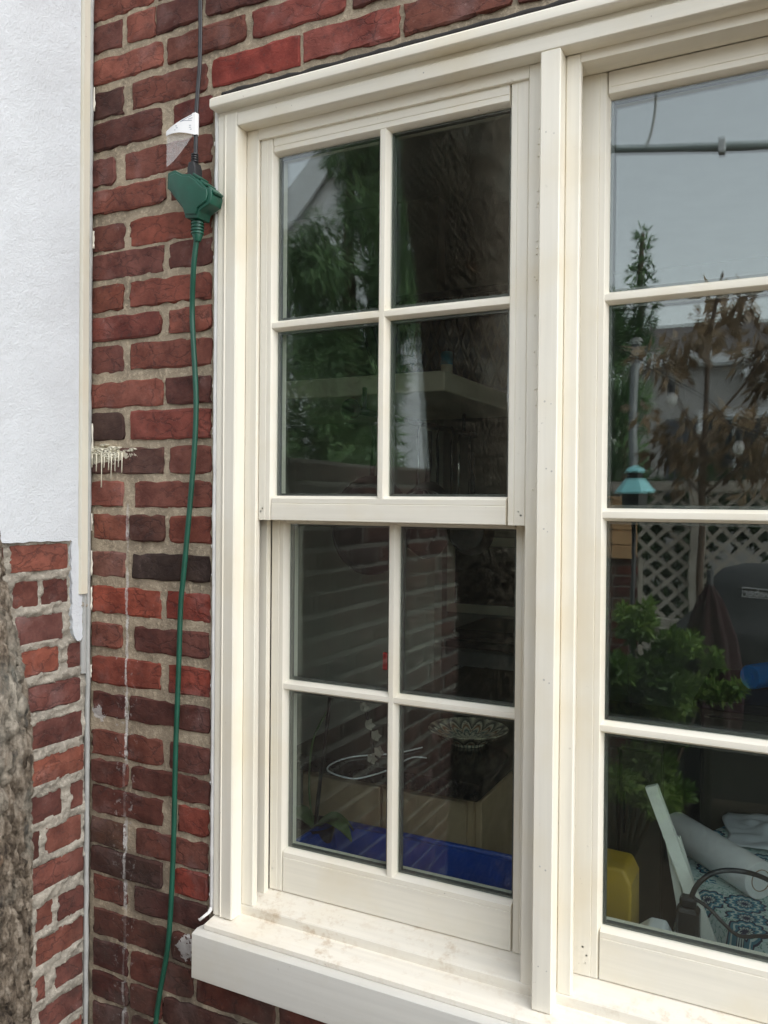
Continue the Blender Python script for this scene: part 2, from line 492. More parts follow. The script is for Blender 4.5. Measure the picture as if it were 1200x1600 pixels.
M_black = simple('black_plastic', (0.012, 0.012, 0.013), 0.38, 0.2, 60)
M_blackcord = simple('black_rubber', (0.018, 0.018, 0.02), 0.45, 0.2, 60)
M_green = simple('green_vinyl', (0.006, 0.068, 0.042), 0.38, 0.18, 40, 0.05)
M_greencord = simple('green_cord', (0.008, 0.072, 0.045), 0.45, 0.18, 25, 0.05)
M_label = simple('white_label', (0.78, 0.78, 0.78), 0.35, 0.04, 30)
M_print = simple('grey_print', (0.25, 0.27, 0.32), 0.6, 0.1, 30)
M_caulk = simple('white_caulk', (0.76, 0.75, 0.72), 0.6, 0.06, 40, 0.3, bscale=90)
M_flash = simple('grey_sealant', (0.36, 0.365, 0.35), 0.45, 0.15, 25, 0.2)
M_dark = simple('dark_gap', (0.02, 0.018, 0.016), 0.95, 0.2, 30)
M_spacer = simple('spacer_bar', (0.10, 0.105, 0.095), 0.35, 0.1, 30, metal=0.3)
M_track = simple('jamb_liner', (0.20, 0.19, 0.17), 0.5, 0.1, 30)

# ------------------------------------------------------------------ ground
gmat = mat_mortar('patio_paving', (0.27, 0.225, 0.175))
gmb = MB(); gmb.add([(-150, -200, 0), (150, -200, 0), (150, 60, 0), (-150, 60, 0)], [(0, 1, 2, 3)])
tag(gmb.build('ground', gmat), kind='structure')
bed = MB().add([(-30, -30, .004), (30, -30, .004), (30, -1.55, .004), (-30, -1.55, .004)], [(0, 1, 2, 3)])
tag(bed.build('added_dark_bed', mat_mortar('dark_bed_tone', (0.055, 0.042, 0.03))), kind='structure')  # dark bed added to keep low reflections in the wide pane dark

# ------------------------------------------------------------------ the brick wall of the house
def brick_mesh(L, Hh, seed, rough=1.0, depth=0.05):
    """one worn brick, face towards -y, centred in x and z"""
    r = random.Random(seed)
    nx, nz = max(5, int(L / 0.018)), 5
    vs_ = []; fs_ = []
    off = Vector((r.uniform(0, 50), r.uniform(0, 50), r.uniform(0, 50)))
    for j in range(nz + 1):
        for i in range(nx + 1):
            u, v = i / nx, j / nz
            x = (u - .5) * L; z = (v - .5) * Hh
            ex, ez = i in (0, nx), j in (0, nz)
            nn = mnoise.noise(Vector((x * 28, 0, z * 28)) + off)
            y = 0.0016 * nn * rough
            if ex or ez:
                y += 0.0010 + 0.0016 * r.random() * rough
                chip = 0.0032 if r.random() < .14 * rough else 0.0
                if ez: z += (r.uniform(-0.0015, 0.0008) * rough - chip) * (1 if j else -1)
                if ex: x += (r.uniform(-0.0015, 0.0008) * rough - chip) * (1 if i else -1)
                y += chip * .6
                if ex and ez:
                    k = r.uniform(0.0002, 0.0026) * rough
                    x -= math.copysign(k, x); z -= math.copysign(k, z)
            else:
                if i == 1: x = -L / 2 + 0.0030 + r.uniform(0, .003)
                if i == nx - 1: x = L / 2 - 0.0030 - r.uniform(0, .003)
                if j == 1: z = -Hh / 2 + 0.0028 + r.uniform(0, .0025)
                if j == nz - 1: z = Hh / 2 - 0.0028 - r.uniform(0, .0025)
            vs_.append((x, y, z))
    W = nx + 1
    for j in range(nz):
        for i in range(nx):
            fs_.append((j * W + i, j * W + i + 1, (j + 1) * W + i + 1, (j + 1) * W + i))
    ring = [i for i in range(W)] + [j * W + nx for j in range(1, nz + 1)] + [nz * W + i for i in range(nx - 1, -1, -1)] + [j * W for j in range(nz - 1, 0, -1)]
    b0 = len(vs_)
    for k in ring:
        vs_.append((vs_[k][0], depth, vs_[k][2]))
    n = len(ring)
    for k in range(n):
        fs_.append((ring[k], b0 + k, b0 + (k + 1) % n, ring[(k + 1) % n]))
    me = bpy.data.meshes.new('brick'); me.from_pydata(vs_, [], fs_); me.update()
    me.polygons.foreach_set('use_smooth', [True] * len(me.polygons))
    me.set_sharp_from_angle(angle=math.radians(22))
    return me


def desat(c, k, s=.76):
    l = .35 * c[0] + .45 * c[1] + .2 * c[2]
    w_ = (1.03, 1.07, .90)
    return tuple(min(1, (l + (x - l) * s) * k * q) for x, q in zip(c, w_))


def put_brick(parent, c, L, Hh, colr, seed, rz=0.0, tilt=0.0, rough=1.0, org=(0, 0, 0)):
    me = brick_mesh(L, Hh, seed, rough); me.materials.append(M_brick)
    o = bpy.data.objects.new('brick', me); col.objects.link(o)
    o.location = (c[0] - org[0], c[1] - org[1], c[2] - org[2]); o.rotation_euler = (0, tilt, rz)
    o.color = (*colr, 1); o.parent = parent
    return o


# one entry per course: bottom, top, and the ends of the bricks along the wall
COURSES = [
(2.7050,2.7550,[(-1.289,-1.203),(-1.19,-1.0),(-.988,-.80),(-.788,-.60),(-.588,-.40)]),
(2.6380,2.6870,[(-1.288,-1.107),(-1.095,-.91),(-.898,-.71),(-.698,-.51),(-.498,-.31)]),
(2.5725,2.6210,[(-1.289,-1.203),(-1.19,-1.0),(-.988,-.80),(-.788,-.60),(-.588,-.40)]),
(2.5051,2.5599,[(-1.288,-1.126),(-1.116,-.93),(-.918,-.73),(-.718,-.53),(-.518,-.33)]),
(2.4412,2.4919,[(-1.287,-1.209),(-1.192,-1.122),(-1.116,-1.009),(-0.997,-0.831),(-.819,-.63),(-.618,-.43)]),
(2.3778,2.4235,[(-1.284,-1.104),(-1.088,-0.910),(-0.892,-0.704),(-0.686,-0.506),(-.494,-.31)]),
(2.3093,2.3588,[(-1.286,-1.203),(-1.178,-0.996),(-0.982,-0.794),(-0.783,-0.600),(-0.590,-0.409),(-.397,-.21)]),
(2.2458,2.2966,[(-1.286,-1.107),(-1.073,-0.983)]),(2.1746,2.2255,[(-1.286,-1.224),(-1.197,-0.984)]),(2.1175,2.1619,[(-1.286,-1.095),(-1.080,-0.984)]),
(2.0437,2.0920,[(-1.285,-1.199),(-1.182,-0.983)]),(1.9878,2.0348,[(-1.286,-1.099),(-1.082,-0.982)]),(1.9242,1.9712,[(-1.286,-1.200),(-1.181,-0.983)]),
(1.8656,1.9089,[(-1.287,-1.103),(-1.081,-0.983)]),(1.8020,1.8503,[(-1.285,-1.199),(-1.180,-0.982)]),(1.7319,1.7790,[(-1.284,-1.098),(-1.087,-0.982)]),
(1.6669,1.7179,[(-1.286,-1.196),(-1.174,-0.981)]),(1.5994,1.6478,[(-1.285,-1.096),(-1.078,-0.981)]),(1.5356,1.5828,[(-1.281,-1.198),(-1.167,-0.980)]),
(1.4693,1.5165,[(-1.276,-1.184),(-1.176,-1.092),(-1.077,-0.981)]),(1.3965,1.4425,[(-1.280,-1.192),(-1.170,-0.982)]),(1.3224,1.3735,[(-1.279,-1.100),(-1.084,-0.981)]),
(1.2547,1.2995,[(-1.277,-1.199),(-1.164,-0.982)]),(1.1819,1.2330,[(-1.278,-1.099),(-1.078,-0.981)]),(1.1167,1.1614,[(-1.276,-1.188),(-1.175,-0.981)]),
(1.0374,1.0860,[(-1.277,-1.187),(-1.181,-1.093),(-1.074,-0.980)]),(0.9823,1.0259,[(-1.275,-1.181),(-1.169,-0.980)]),(0.9222,0.9708,[(-1.275,-1.092),(-1.052,-0.981)]),
(0.8581,0.9068,[(-1.276,-1.186),(-1.158,-0.982)]),(0.8031,0.8492,[(-1.275,-1.091),(-1.059,-0.981)]),(0.7454,0.7915,[(-1.270,-1.182),(-1.160,-0.982)]),
(0.6749,0.7262,[(-1.270,-1.076),(-1.064,-1.000)]),(0.6107,0.6633,[(-1.268,-1.178),(-1.168,-1.016),(-1.004,-.83),(-.818,-.63),(-.618,-.43),(-.418,-.23)]),
(0.5504,0.5979,[(-1.268,-1.177),(-1.170,-1.090),(-1.084,-.91),(-.898,-.71),(-.698,-.51),(-.498,-.31)]),
(0.4863,0.5376,[(-1.268,-1.178),(-1.167,-0.98),(-.968,-.78),(-.768,-.58),(-.568,-.38)]),
(0.4200,0.4700,[(-1.268,-1.09),(-1.078,-0.89),(-.878,-.69),(-.678,-.49)]),
(0.3540,0.4040,[(-1.268,-1.178),(-1.167,-0.98),(-.968,-.78),(-.768,-.58)])]

PAL = [lin(112, 58, 52), lin(120, 62, 54), lin(104, 56, 54), lin(126, 64, 56), lin(98, 52, 50), lin(116, 66, 60)]
PALLOW = [lin(98, 50, 46), lin(88, 46, 45), lin(106, 54, 48), lin(82, 48, 46)]
SPECIAL = {  # (course bottom, brick index): colour of the odd ones
    (2.3093, 2): lin(140, 44, 38), (2.3778, 2): lin(136, 58, 54), (2.3093, 3): lin(134, 58, 54), (2.2458, 1): lin(96, 40, 38), (2.3093, 0): lin(84, 50, 50),
    (1.5994, 0): lin(96, 62, 60), (1.6669, 0): lin(84, 58, 56), (1.4693, 0): lin(132, 66, 52), (1.4693, 1): lin(92, 54, 50), (1.4693, 2): lin(118, 54, 44),
    (1.3965, 0): lin(128, 78, 72), (1.3965, 1): lin(62, 46, 45), (1.3224, 0): lin(164, 68, 50), (1.3224, 1): lin(134, 48, 38), (1.1819, 0): lin(138, 58, 46), (1.1819, 1): lin(134, 50, 40),
    (0.8031, 1): lin(150, 46, 32), (0.9222, 1): lin(128, 50, 40), (0.8581, 0): lin(90, 56, 46), (2.0437, 1): lin(130, 62, 52), (1.9242, 0): lin(132, 66, 54), (1.9242, 1): lin(122, 58, 50),
    (0.7454, 1): lin(84, 46, 46), (0.6749, 0): lin(84, 46, 42), (1.8656, 0): lin(112, 50, 46), (1.6669, 1): lin(130, 58, 52)}

wall = thing('brick_wall', 'old red brick house wall with sandy mortar around the cream window', 'wall', (-1.0, 0.0, 0.0))
WO = (-1.0, 0, 0)
for ci, (zb, zt, br) in enumerate(COURSES):
    for bi, (xa, xb) in enumerate(br):
        c = SPECIAL.get((zb, bi)) or random.choice(PALLOW if zb < 1.0 else PAL)
        k = random.uniform(0.80, 1.20) * 1.14
        c = desat(c, k)
        put_brick(wall, ((xa + xb) / 2, random.uniform(-0.0035, 0.001), (zb + zt) / 2), xb - xa + .0045, zt - zb + .0055, c, ci * 20 + bi, 0, random.uniform(-0.012, 0.012), 1.2, WO)

# the rest of the wall's bricks, out to where the wall ends: one part
rest = MB()
zz = 0.03
rowi = 0
def far_brick(mb, x0, x1, z0, z1):
    mb.box(x0, x1, random.uniform(-.002, .002), .05, z0, z1, .004)
edges_z = [c[0] for c in COURSES]
for z0 in [0.02 + 0.0665 * k for k in range(5)] + [c[0] for c in COURSES] + [2.771 + .0665 * k for k in range(8)]:
    match = [c for c in COURSES if abs(c[0] - z0) < 1e-6]
    x = (match[0][2][-1][1] + 0.012) if match else -1.27
    z1 = match[0][1] if match else z0 + 0.052
    if z1 > 0.69 and z0 < 2.28: x = 0.795
    if rowi % 2: x += 0.05
    rowi += 1
    while x < 2.6:
        far_brick(rest, x, x + .185, z0, z1); x += .198
r_o = rest.build('brick', M_brick, wall, WO, True); tag(r_o, kind='stuff'); r_o.color = (*PAL[0], 1)

# mortar: a slab with rough, slightly recessed joints; fine grid where it is seen close
def mortar_sheet(mb, x0, x1, z0, z1, step, y0, amp, seed):
    nx, nz = max(1, int((x1 - x0) / step)), max(1, int((z1 - z0) / step))
    vs_ = []; fs_ = []
    for j in range(nz + 1):
        for i in range(nx + 1):
            x = x0 + (x1 - x0) * i / nx; z = z0 + (z1 - z0) * j / nz
            n = mnoise.noise(Vector((x * 45, seed, z * 45))) * .6 + mnoise.noise(Vector((x * 140, seed, z * 140))) * .4
            vs_.append((x, y0 - amp * n, z))
    for j in range(nz):
        for i in range(nx):
            a = j * (nx + 1) + i; fs_.append((a, a + 1, a + nx + 2, a + nx + 1))
    mb.add(vs_, fs_)

mm = MB()
mortar_sheet(mm, -1.283, -0.955, 0.30, 2.80, 0.0062, 0.0030, 0.0030, 3.0)
mortar_sheet(mm, -0.955, 0.10, 2.262, 2.80, 0.0075, 0.0030, 0.0030, 3.0)
mortar_sheet(mm, -0.955, 0.10, 0.30, 0.70, 0.0075, 0.0030, 0.0030, 3.0)
mm.build('mortar', M_mortar, wall, WO, True)
core = MB()
core.box(-1.30, -0.965, .0085, .13, 0.0, 3.4)
core.box(-0.965, 0.78, .0085, .13, 2.262, 3.4); core.box(-0.965, 0.78, .0085, .13, 0.0, 0.70)
core.box(0.78, 2.7, .0065, .13, 0.0, 3.4)
core.build('wall_core', M_mortar, wall, WO)
# white drips, cream smear and lime bloom stuck on the bricks
def blob(mb, x, z, rx, rz, y=-.006, n=9, seed=0):
    r = random.Random(seed); ring = []
    for k in range(n):
        g = 2 * math.pi * k / n; q = r.uniform(.7, 1.15)
        ring.append((x + rx * q * math.cos(g), y + .0016, z + rz * q * math.sin(g)))
    base = [(p[0], .006, p[2]) for p in ring]
    ctr = (x, y, z)
    mid = [((p[0] - x) * .6 + x, y + .0002, (p[2] - z) * .6 + z) for p in ring]
    vs_ = [ctr] + mid + ring + base
    fs_ = [(0, 1 + (k + 1) % n, 1 + k)[::-1] for k in range(n)]
    for k in range(n):
        a, b = 1 + k, 1 + (k + 1) % n
        fs_.append((a, a + n, b + n, b)[::-1]); fs_.append((a + n, a + 2 * n, b + 2 * n, b + n)[::-1])
    mb.add(vs_, fs_)

dr = MB(); rr = random.Random(5)
sm = MB()
M_smear = simple('cream_drip_paint', (0.66, 0.62, 0.49), 0.5, 0.08, 60, 0.3)
top = []; bot = []
for k in range(46):
    f = k / 45; x = -1.283 + .125 * f
    w_ = .0105 * (1 - f) + .0045 + .005 * mnoise.noise(Vector((x * 90, 3, 1)))
    zc_ = 1.6405 + .0015 * math.sin(f * 9) + .002 * f
    top.append((x, zc_ + max(.001, w_ * .55 + rr.uniform(-.001, .001)))); bot.append((x, zc_ - max(.001, w_ + .004 * (f < .55) + rr.uniform(-.0015, .0015))))
for k in range(46):
    blob(sm, rr.uniform(-1.282, -1.21 if k < 34 else -1.165), 1.641 + rr.gauss(0, .0055), rr.uniform(.004, .013), rr.uniform(.0015, .004), -.0048, 9, k)
for x, zl in ((-1.276, 1.612), (-1.264, 1.604), (-1.250, 1.572), (-1.243, 1.611), (-1.231, 1.606), (-1.224, 1.590), (-1.214, 1.604), (-1.205, 1.612), (-1.196, 1.601)):
    sm.tube([(x, -.0035, 1.64), (x + .0008, -.0045, (1.64 + zl) / 2), (x + .0004, -.0045, zl)], [.0017, .0009, .0013], 6)
sm.build('paint_smear', M_smear, wall, WO, True)

# ------------------------------------------------------------------ window
win = thing('window', 'cream painted wooden window with divided panes set in the red brick wall', 'window', (-0.36, 0.0, 0.688))
PO = (-0.36, 0, 0.688)
XR_END = 0.60        # the picture sash runs on past the frame of the photograph
# left casing: moulded board
cas = [(-.962, .0170), (-.962, -.0065), (-.9595, -.009), (-.952, -.009), (-.9465, -.0065), (-.9440, -.0115), (-.9425, -.0125), (-.9405, -.0112), (-.9190, -.0120), (-.9165, -.0102), (-.9157, -.0075), (-.9157, .0170)]
MB().prism(cas, 2, 0.7885, 2.2448).build('casing', M_paint, win, PO, True, 25)
# head casing and its drip cap
hc = [(.0170, 2.2208), (-.0085, 2.2208), (-.0115, 2.2222), (-.0120, 2.2245), (-.0120, 2.2425), (-.0100, 2.2445), (-.0060, 2.2452), (-.0052, 2.2475), (-.0065, 2.2542), (.0170, 2.2542)]
MB().prism(hc, 0, -.9156, XR_END + .06).build('casing', M_paintx, win, PO, True, 25)
dc = [(.004, 2.2544), (-.0270, 2.2544), (-.0300, 2.2565), (-.0305, 2.2600), (-.0300, 2.2700), (-.0235, 2.2755), (.004, 2.2790)]
MB().prism(dc, 0, -.9640, XR_END + .10).build('drip_cap', M_paintx, win, PO, True, 25)
hb = MB().box(-.9615, -.9157, -.0055, .012, 2.2449, 2.2543); hb.build('casing', M_paintx, win, PO)
# stops (blind stops) on the jambs and head
MB().box(-.9156, -.8896, .0160, .0300, .8070, 2.22075, .0015).build('stop', M_paint, win, PO, True, 25)
MB().box(-.3847, -.3589, .0160, .0300, .8056, 2.22075, .0015).build('stop', M_paint, win, PO, True, 25)
MB().box(-.3279, -.3050, .0160, .0290, .8056, 2.2207, .0022).build('stop', M_paint, win, PO, True, 25)
MB().box(-.8895, -.3848, .0163, .0270, 2.2012, 2.22075, .0004).build('stop', M_paintx, win, PO, True, 25)
MB().box(-.3049, XR_END, .0163, .0597, 2.2060, 2.22075, .0004).build('stop', M_paintx, win, PO, True, 25)
MB().box(-.3275, -.3050, .0293, .0585, 2.2060, 2.2206).build('stop', M_paintx, win, PO)
# head board above the sashes
MB().box(-.9600, XR_END + .06, .0300, .1290, 2.2210, 2.2600).build('head_jamb', M_paintx, win, PO)
# mullion: a strip standing proud in front of a post
MB().box(-.3587, -.3281, -.0120, .0310, .7868, 2.2206, .0016).build('mullion', M_paint, win, PO, True, 25)
MB().box(-.3610, -.3260, .0312, .1290, .8200, 2.2208).build('mullion', M_paint, win, PO)
# jamb with the grey liner the lower sash slides in, and the parting strip
MB().box(-.9600, -.9160, .0302, .1290, .8100, 2.2208).build('jamb', M_paint, win, PO)
MB().box(-.9160, -.9120, .0302, .0600, .8090, 1.53).build('jamb_liner', M_track, win, PO)
MB().box(-.9158, -.8905, .0535, .0665, .8150, 1.53, .001).build('parting_strip', M_paint, win, PO)
MB().box(-.3850, -.3612, .0535, .0660, .8150, 1.53, .001).build('parting_strip', M_paint, win, PO)
MB().box(-.9140, -.9000, .0400, .0440, .8120, 1.53, .0005).build('jamb_liner', M_track, win, PO)
# sill: sloping inner sill, sloping outer sill, front board
sl = [(.128, .8350), (.128, .7600), (.022, .7600), (.0160, .7895), (.0160, .8040), (.0172, .8062), (.0195, .8070), (.0700, .8186), (.0900, .8230)]
MB().prism(sl, 0, -.9156, XR_END + .05).build('sill', M_sill, win, PO, True, 25)
s2 = [(.0200, .7895), (-.0335, .7822), (-.0356, .7810), (-.0360, .7790), (-.0360, .7732), (.0200, .7600)]
MB().prism(s2, 0, -.9590, XR_END + .06).build('sill', M_sill, win, PO, True, 25)
s3 = [(.0140, .7655), (-.0362, .7725), (-.0495, .7692), (-.0508, .7682), (-.0512, .7668), (-.0512, .6895), (-.0500, .6882), (.0140, .6882)]
MB().prism(s3, 0, -.9745, XR_END + .08).build('sill_board', M_fascia, win, PO, True, 25)
MB().box(-.9562, XR_END + .05, .0145, .1275, .7000, .7595).build('sill_core', M_paintx, win, PO)
# right-hand end of the frame
MB().box(XR_END + .002, XR_END + .075, -.0118, .1290, .7900, 2.2540, .0015).build('casing', M_paint, win, PO, True, 25)
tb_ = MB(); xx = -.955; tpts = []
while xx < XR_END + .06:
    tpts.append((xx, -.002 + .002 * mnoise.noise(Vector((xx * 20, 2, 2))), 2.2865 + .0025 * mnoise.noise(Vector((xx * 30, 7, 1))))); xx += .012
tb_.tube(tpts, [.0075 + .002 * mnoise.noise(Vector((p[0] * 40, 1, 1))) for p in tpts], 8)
tb_.build('shadow_gap_strip', M_dark, win, PO, True)  # dark strip standing in for the shadowed gap under the bricks
# caulk bead between casing and brick
cb = []; zc = .792
while zc < 2.272:
    cb.append((-.9665 + .0016 * mnoise.noise(Vector((zc * 18, 3, 0))), -.0030, zc)); zc += .012
rc = [.0052 + .0018 * mnoise.noise(Vector((p[2] * 26, 9, 0))) for p in cb]
cbm = MB().tube(cb, rc, 8)
cbm.tube([(-.9665, -.003, .800), (-.969, -.010, .790), (-.974, -.018, .785), (-.980, -.022, .779), (-.9865, -.018, .7775)], [.0042, .0032, .0026, .0028, .0016], 8)
for k in range(14):
    zq = random.uniform(.82, 2.25); cbm.tube([(-.970, -.0025, zq), (-.9745, -.0020, zq + random.uniform(-.004, .004))], [.005, .002], 6)
cbm.build('caulk', M_caulk, win, PO, True)

# ---- sashes
def ogee_frame(mb, x0, x1, z0, z1, yf, fl, fr, ft, fb):
    """stiles and rails round an opening; fl.. give the opening; the inner arris slopes back to the glass"""
    pass


def stile(mb, xo, xi, z0, z1, yf, th, side):
    """xo outer edge, xi where the glass starts; side +1: glass lies to +x. A groove marks the moulding."""
    s = side; B = .0050
    pts = [(xo, yf + th), (xo, yf + .001), (xo + s * .001, yf), (xi - s * (B + .0100), yf), (xi - s * (B + .0092), yf + .0012), (xi - s * (B + .0084), yf + .0004), (xi - s * B, yf + .0004), (xi - s * (B - .0016), yf + .0022), (xi - s * .0006, yf + .0112), (xi, yf + .0125), (xi, yf + th)]
    mb.prism(pts, 2, z0, z1)


def rail(mb, x0, x1, zo, zi, yf, th, side):
    s = side; B = .0050
    pts = [(yf + th, zo), (yf + .001, zo), (yf, zo + s * .001), (yf, zi - s * (B + .0100)), (yf + .0012, zi - s * (B + .0092)), (yf + .0004, zi - s * (B + .0084)), (yf + .0004, zi - s * B), (yf + .0022, zi - s * (B - .0016)), (yf + .0112, zi - s * .0006), (yf + .0125, zi), (yf + th, zi)]
    mb.prism(pts, 0, x0, x1)


def bar_prof(c, yf, th):
    a, b = .0056, .0100
    return [(c - b, yf + th), (c - b, yf + .0125), (c - b + .0006, yf + .0112), (c - a - .0006, yf + .0024), (c - a + .001, yf + .0002), (c, yf - .0002), (c + a - .001, yf + .0002), (c + a + .0006, yf + .0024), (c + b - .0006, yf + .0112), (c + b, yf + .0125), (c + b, yf + th)]


def make_sash(label, x0, x1, gx0, gx1, z0, z1, gz0, gz1, yf, th, xbars, zbars):
    f = MB()
    stile(f, x0, gx0, z0 + (0.0), z1, yf, th, 1); stile(f, x1, gx1, z0, z1, yf, th, -1)
    so = f.build('sash', M_paint, win, PO, True, 25); so['label'] = label
    # rails butt between the stiles
    f = MB()
    rail(f, gx0 - .0006, gx1 + .0006, z0, gz0, yf + .0003, th - .0006, 1); f.build('rail', M_paintx, so, PO, True, 25); f = MB(); rail(f, gx0 - .0006, gx1 + .0006, z1, gz1, yf + .0003, th - .0006, -1)
    f.build('rail', M_paintx, so, PO, True, 25)
    for xb in xbars:
        MB().prism(bar_prof(xb, yf + .0010, .030), 2, gz0 - .004, gz1 + .004).build('muntin', M_paint, so, PO, True, 25)
    xs = [gx0] + sorted(xbars) + [gx1]
    for zb in zbars:
        m = MB()
        pr = [(p[1], p[0]) for p in bar_prof(zb, yf + .0014, .0292)]
        m.prism(pr, 0, gx0 - .004, gx1 + .004)
        m.build('muntin', M_paintx, so, PO, True, 25)
    zs = [gz0] + sorted(zbars) + [gz1]
    sp = MB()
    for i in range(len(xs) - 1):
        for j in range(len(zs) - 1):
            a0 = xs[i] + (.0098 if i else -.001); a1 = xs[i + 1] - (.0098 if i + 1 < len(xs) - 1 else -.001)
            b0 = zs[j] + (.0098 if j else -.001); b1 = zs[j + 1] - (.0098 if j + 1 < len(zs) - 1 else -.001)
            g = MB(); e = .0004
            # the two sheets of a sealed unit, each a shade out of true
            for (ya, tl) in ((yf + .0132, random.uniform(-.0006, .0006)), (yf + .0262, random.uniform(-.0008, .0008))):
                st = len(g.v); g.box(a0 + e, a1 - e, ya, ya + .003, b0 + e, b1 - e)
                for q in range(st, len(g.v)):
                    p = g.v[q]; g.v[q] = (p[0], p[1] + tl * (p[0] - a0) / (a1 - a0) * .5 + tl * (p[2] - b0) / (b1 - b0) * .5, p[2])
            g.build('pane', M_glass, so, PO)
            k = .0052
            for (u0, u1, w0, w1) in ((a0, a0 + k, b0, b1), (a1 - k, a1, b0, b1), (a0 + k, a1 - k, b0, b0 + k), (a0 + k, a1 - k, b1 - k, b1)):
                sp.box(u0 + .0006, u1, yf + .0168, yf + .0256, w0 + .0006, w1)
    sp.build('spacer', M_spacer, so, PO)
    return so


XB = -.6397
sU = make_sash('upper sash in front, four panes, its bottom rail across the middle of the window', -.8880, -.3862, -.8590, -.4185, 1.5135, 2.2030, 1.5577, 2.1715, .0220, .0440, [XB], [1.8648])
sL = make_sash('lower sash set farther back, four panes, with the tall bottom rail', -.8900, -.3870, -.8590, -.4185, .8205, 1.5480, .8985, 1.5055, .0680, .0440, [-.6390], [1.2035])
sR = make_sash('wide fixed sash right of the mullion', -.3135, XR_END, -.2725, XR_END - .045, .8185, 2.2058, .8965, 2.1675, .0600, .0440, [.16], [1.8632, 1.5315, 1.2045])
# wide stile faces with the mortise joints, nail heads and their stains
nh = MB()
def nail(x, y, z, r=.0017):
    r *= random.uniform(.7, 1.2); nh.lathe([(r, 0.0004), (r * .8, -.0002)], (x, y, z), 7, 1)
for z in (1.60, 1.535, 1.527): pass
for (x, z) in ((-.879, 1.5345), (-.883, 1.5290), (-.397, 1.5350), (-.393, 1.5290)): nail(x, .0222, z, .0022)
for (x, z) in ((-.881, .873), (-.883, .859), (-.397, .8665)): nail(x, .0682, z, .0020)
for z in (.8545, 1.005, 1.285, 1.51, 1.60, 1.70, 2.10): 
    nail(-.3465 + random.uniform(-.003, .003), -.0119, z, .0019); nail(-.3380 + random.uniform(-.003, .003), -.0119, z - .004, .0017)
for (x, z) in ((-.2990, .862), (-.2930, .850), (-.2945, .838)): nail(x, .0602, z, .0019)
for x in (-.80, -.55, -.20): nail(x, -.0119, 2.2330, .0015)
tag(nh.build('nail_head', simple('grey_filler', (0.50, 0.47, 0.41), 0.7, 0.3, 90), win, PO), kind='stuff')
# blobs of old paint along the parting lines
pb = MB()
for k in range(26):
    z = random.uniform(1.55, 2.15); x = -.3690 + random.gauss(0, .0022)
    pb.lathe([(.0004, -.0016), (.0012, -.0008), (.0016, .0004)], (x, .0160, z), 6, 1)
for k in range(18):
    x = random.uniform(-.72, -.40); pb.lathe([(.0006, -.0014), (.0016, -.0006), (.0020, .0004)], (x, .0165, 2.2030), 6, 1)
tag(pb.build('paint_drop', M_paint, win, PO, True), kind='stuff')

# ------------------------------------------------------------------ side wall: brick below, white stucco above
XW = -1.287
side = thing('side_wall', 'side wall with white stucco above bare red brick and rough grey mortar', 'wall', (XW, -0.3, 0.0))
SO = (XW, -.3, 0)
LC = [(1.4122,1.4629,[(-0.187,-0.055)]),(1.3457,1.3965,[(-0.183,-0.123),(-0.116,-0.052)]),(1.2761,1.3307,[(-0.177,-0.065)]),(1.2148,1.2660,[(-0.166,-0.074),(-0.056,-0.014)]),
(1.1449,1.1960,[(-0.165,-0.020)]),(1.0754,1.1265,[(-0.158,-0.016)]),(1.0056,1.0570,[(-0.143,-0.012)]),(0.9337,0.9870,[(-0.143,-0.065),(-0.046,-0.010)]),(0.8660,0.9185,[(-0.104,-0.016)]),
(0.8009,0.8510,[(-0.135,-0.010)]),(0.7250,0.7762,[(-0.127,-0.084),(-0.074,-.010)]),(0.6609,0.7126,[(-0.127,-.008)]),(0.5907,0.6400,[(-0.126,-0.100),(-0.080,-.008)]),(0.5231,0.5750,[(-0.119,-.008)])]
LPAL = [lin(128, 60, 50), lin(120, 56, 50), lin(112, 54, 52), lin(134, 62, 48), lin(108, 50, 48)]
LSP = {(1.2148, 0): lin(150, 64, 46), (1.4122, 0): lin(134, 62, 52), (1.0056, 0): lin(140, 64, 48), (1.2761, 0): lin(112, 56, 56), (1.1449, 0): lin(116, 56, 56)}
wallrows = []
for ci, (zb, zt, br) in enumerate(LC):
    row = list(br); y = br[0][0] - .012; first = True
    while y > -2.04:
        L = .186 if not (first and ci % 2) else .09
        first = False
        y0 = max(-2.05, y - L)
        if y - y0 > .03: row.append((y0, y))
        y = y0 - .018
    wallrows.append((zb, zt, row))
for k in range(3):   # the low end of the wall stands three courses higher
    zb = 1.4760 + k * .0655; row = []; y = -.66 - (.09 if k % 2 == 0 else 0)
    if k % 2 == 0: row.append((-.738, -.66))
    while y > -2.04:
        y0 = max(-2.05, y - .186)
        if y - y0 > .03: row.append((y0, y))
        y = y0 - .012
    wallrows.append((zb, zb + .051, row))
for k in range(7):
    zb = .46 - k * .066; row = []; y = -.01 - (.05 if k % 2 else 0)
    while y > -2.04:
        y0 = max(-2.05, y - .186); row.append((y0, y)); y = y0 - .012
    wallrows.append((zb, zb + .051, row))
for ri, (zb, zt, row) in enumerate(wallrows):
    for bi, (ya, yb) in enumerate(row):
        c = LSP.get((zb, bi)) or random.choice(LPAL); k = random.uniform(.90, 1.12) * 0.98
        put_brick(side, (XW + random.uniform(-.001, .003), (ya + yb) / 2, (zb + zt) / 2), yb - ya, zt - zb, desat(c, k * (1 if ya > -.25 else .50), .66 if ya > -.4 else (.25 if ya > -1.15 else .40)), 900 + ri * 30 + bi, math.pi / 2, random.uniform(-.01, .01), .55, SO)  # farther bricks darkened and greyed in colour to weaken their reflection

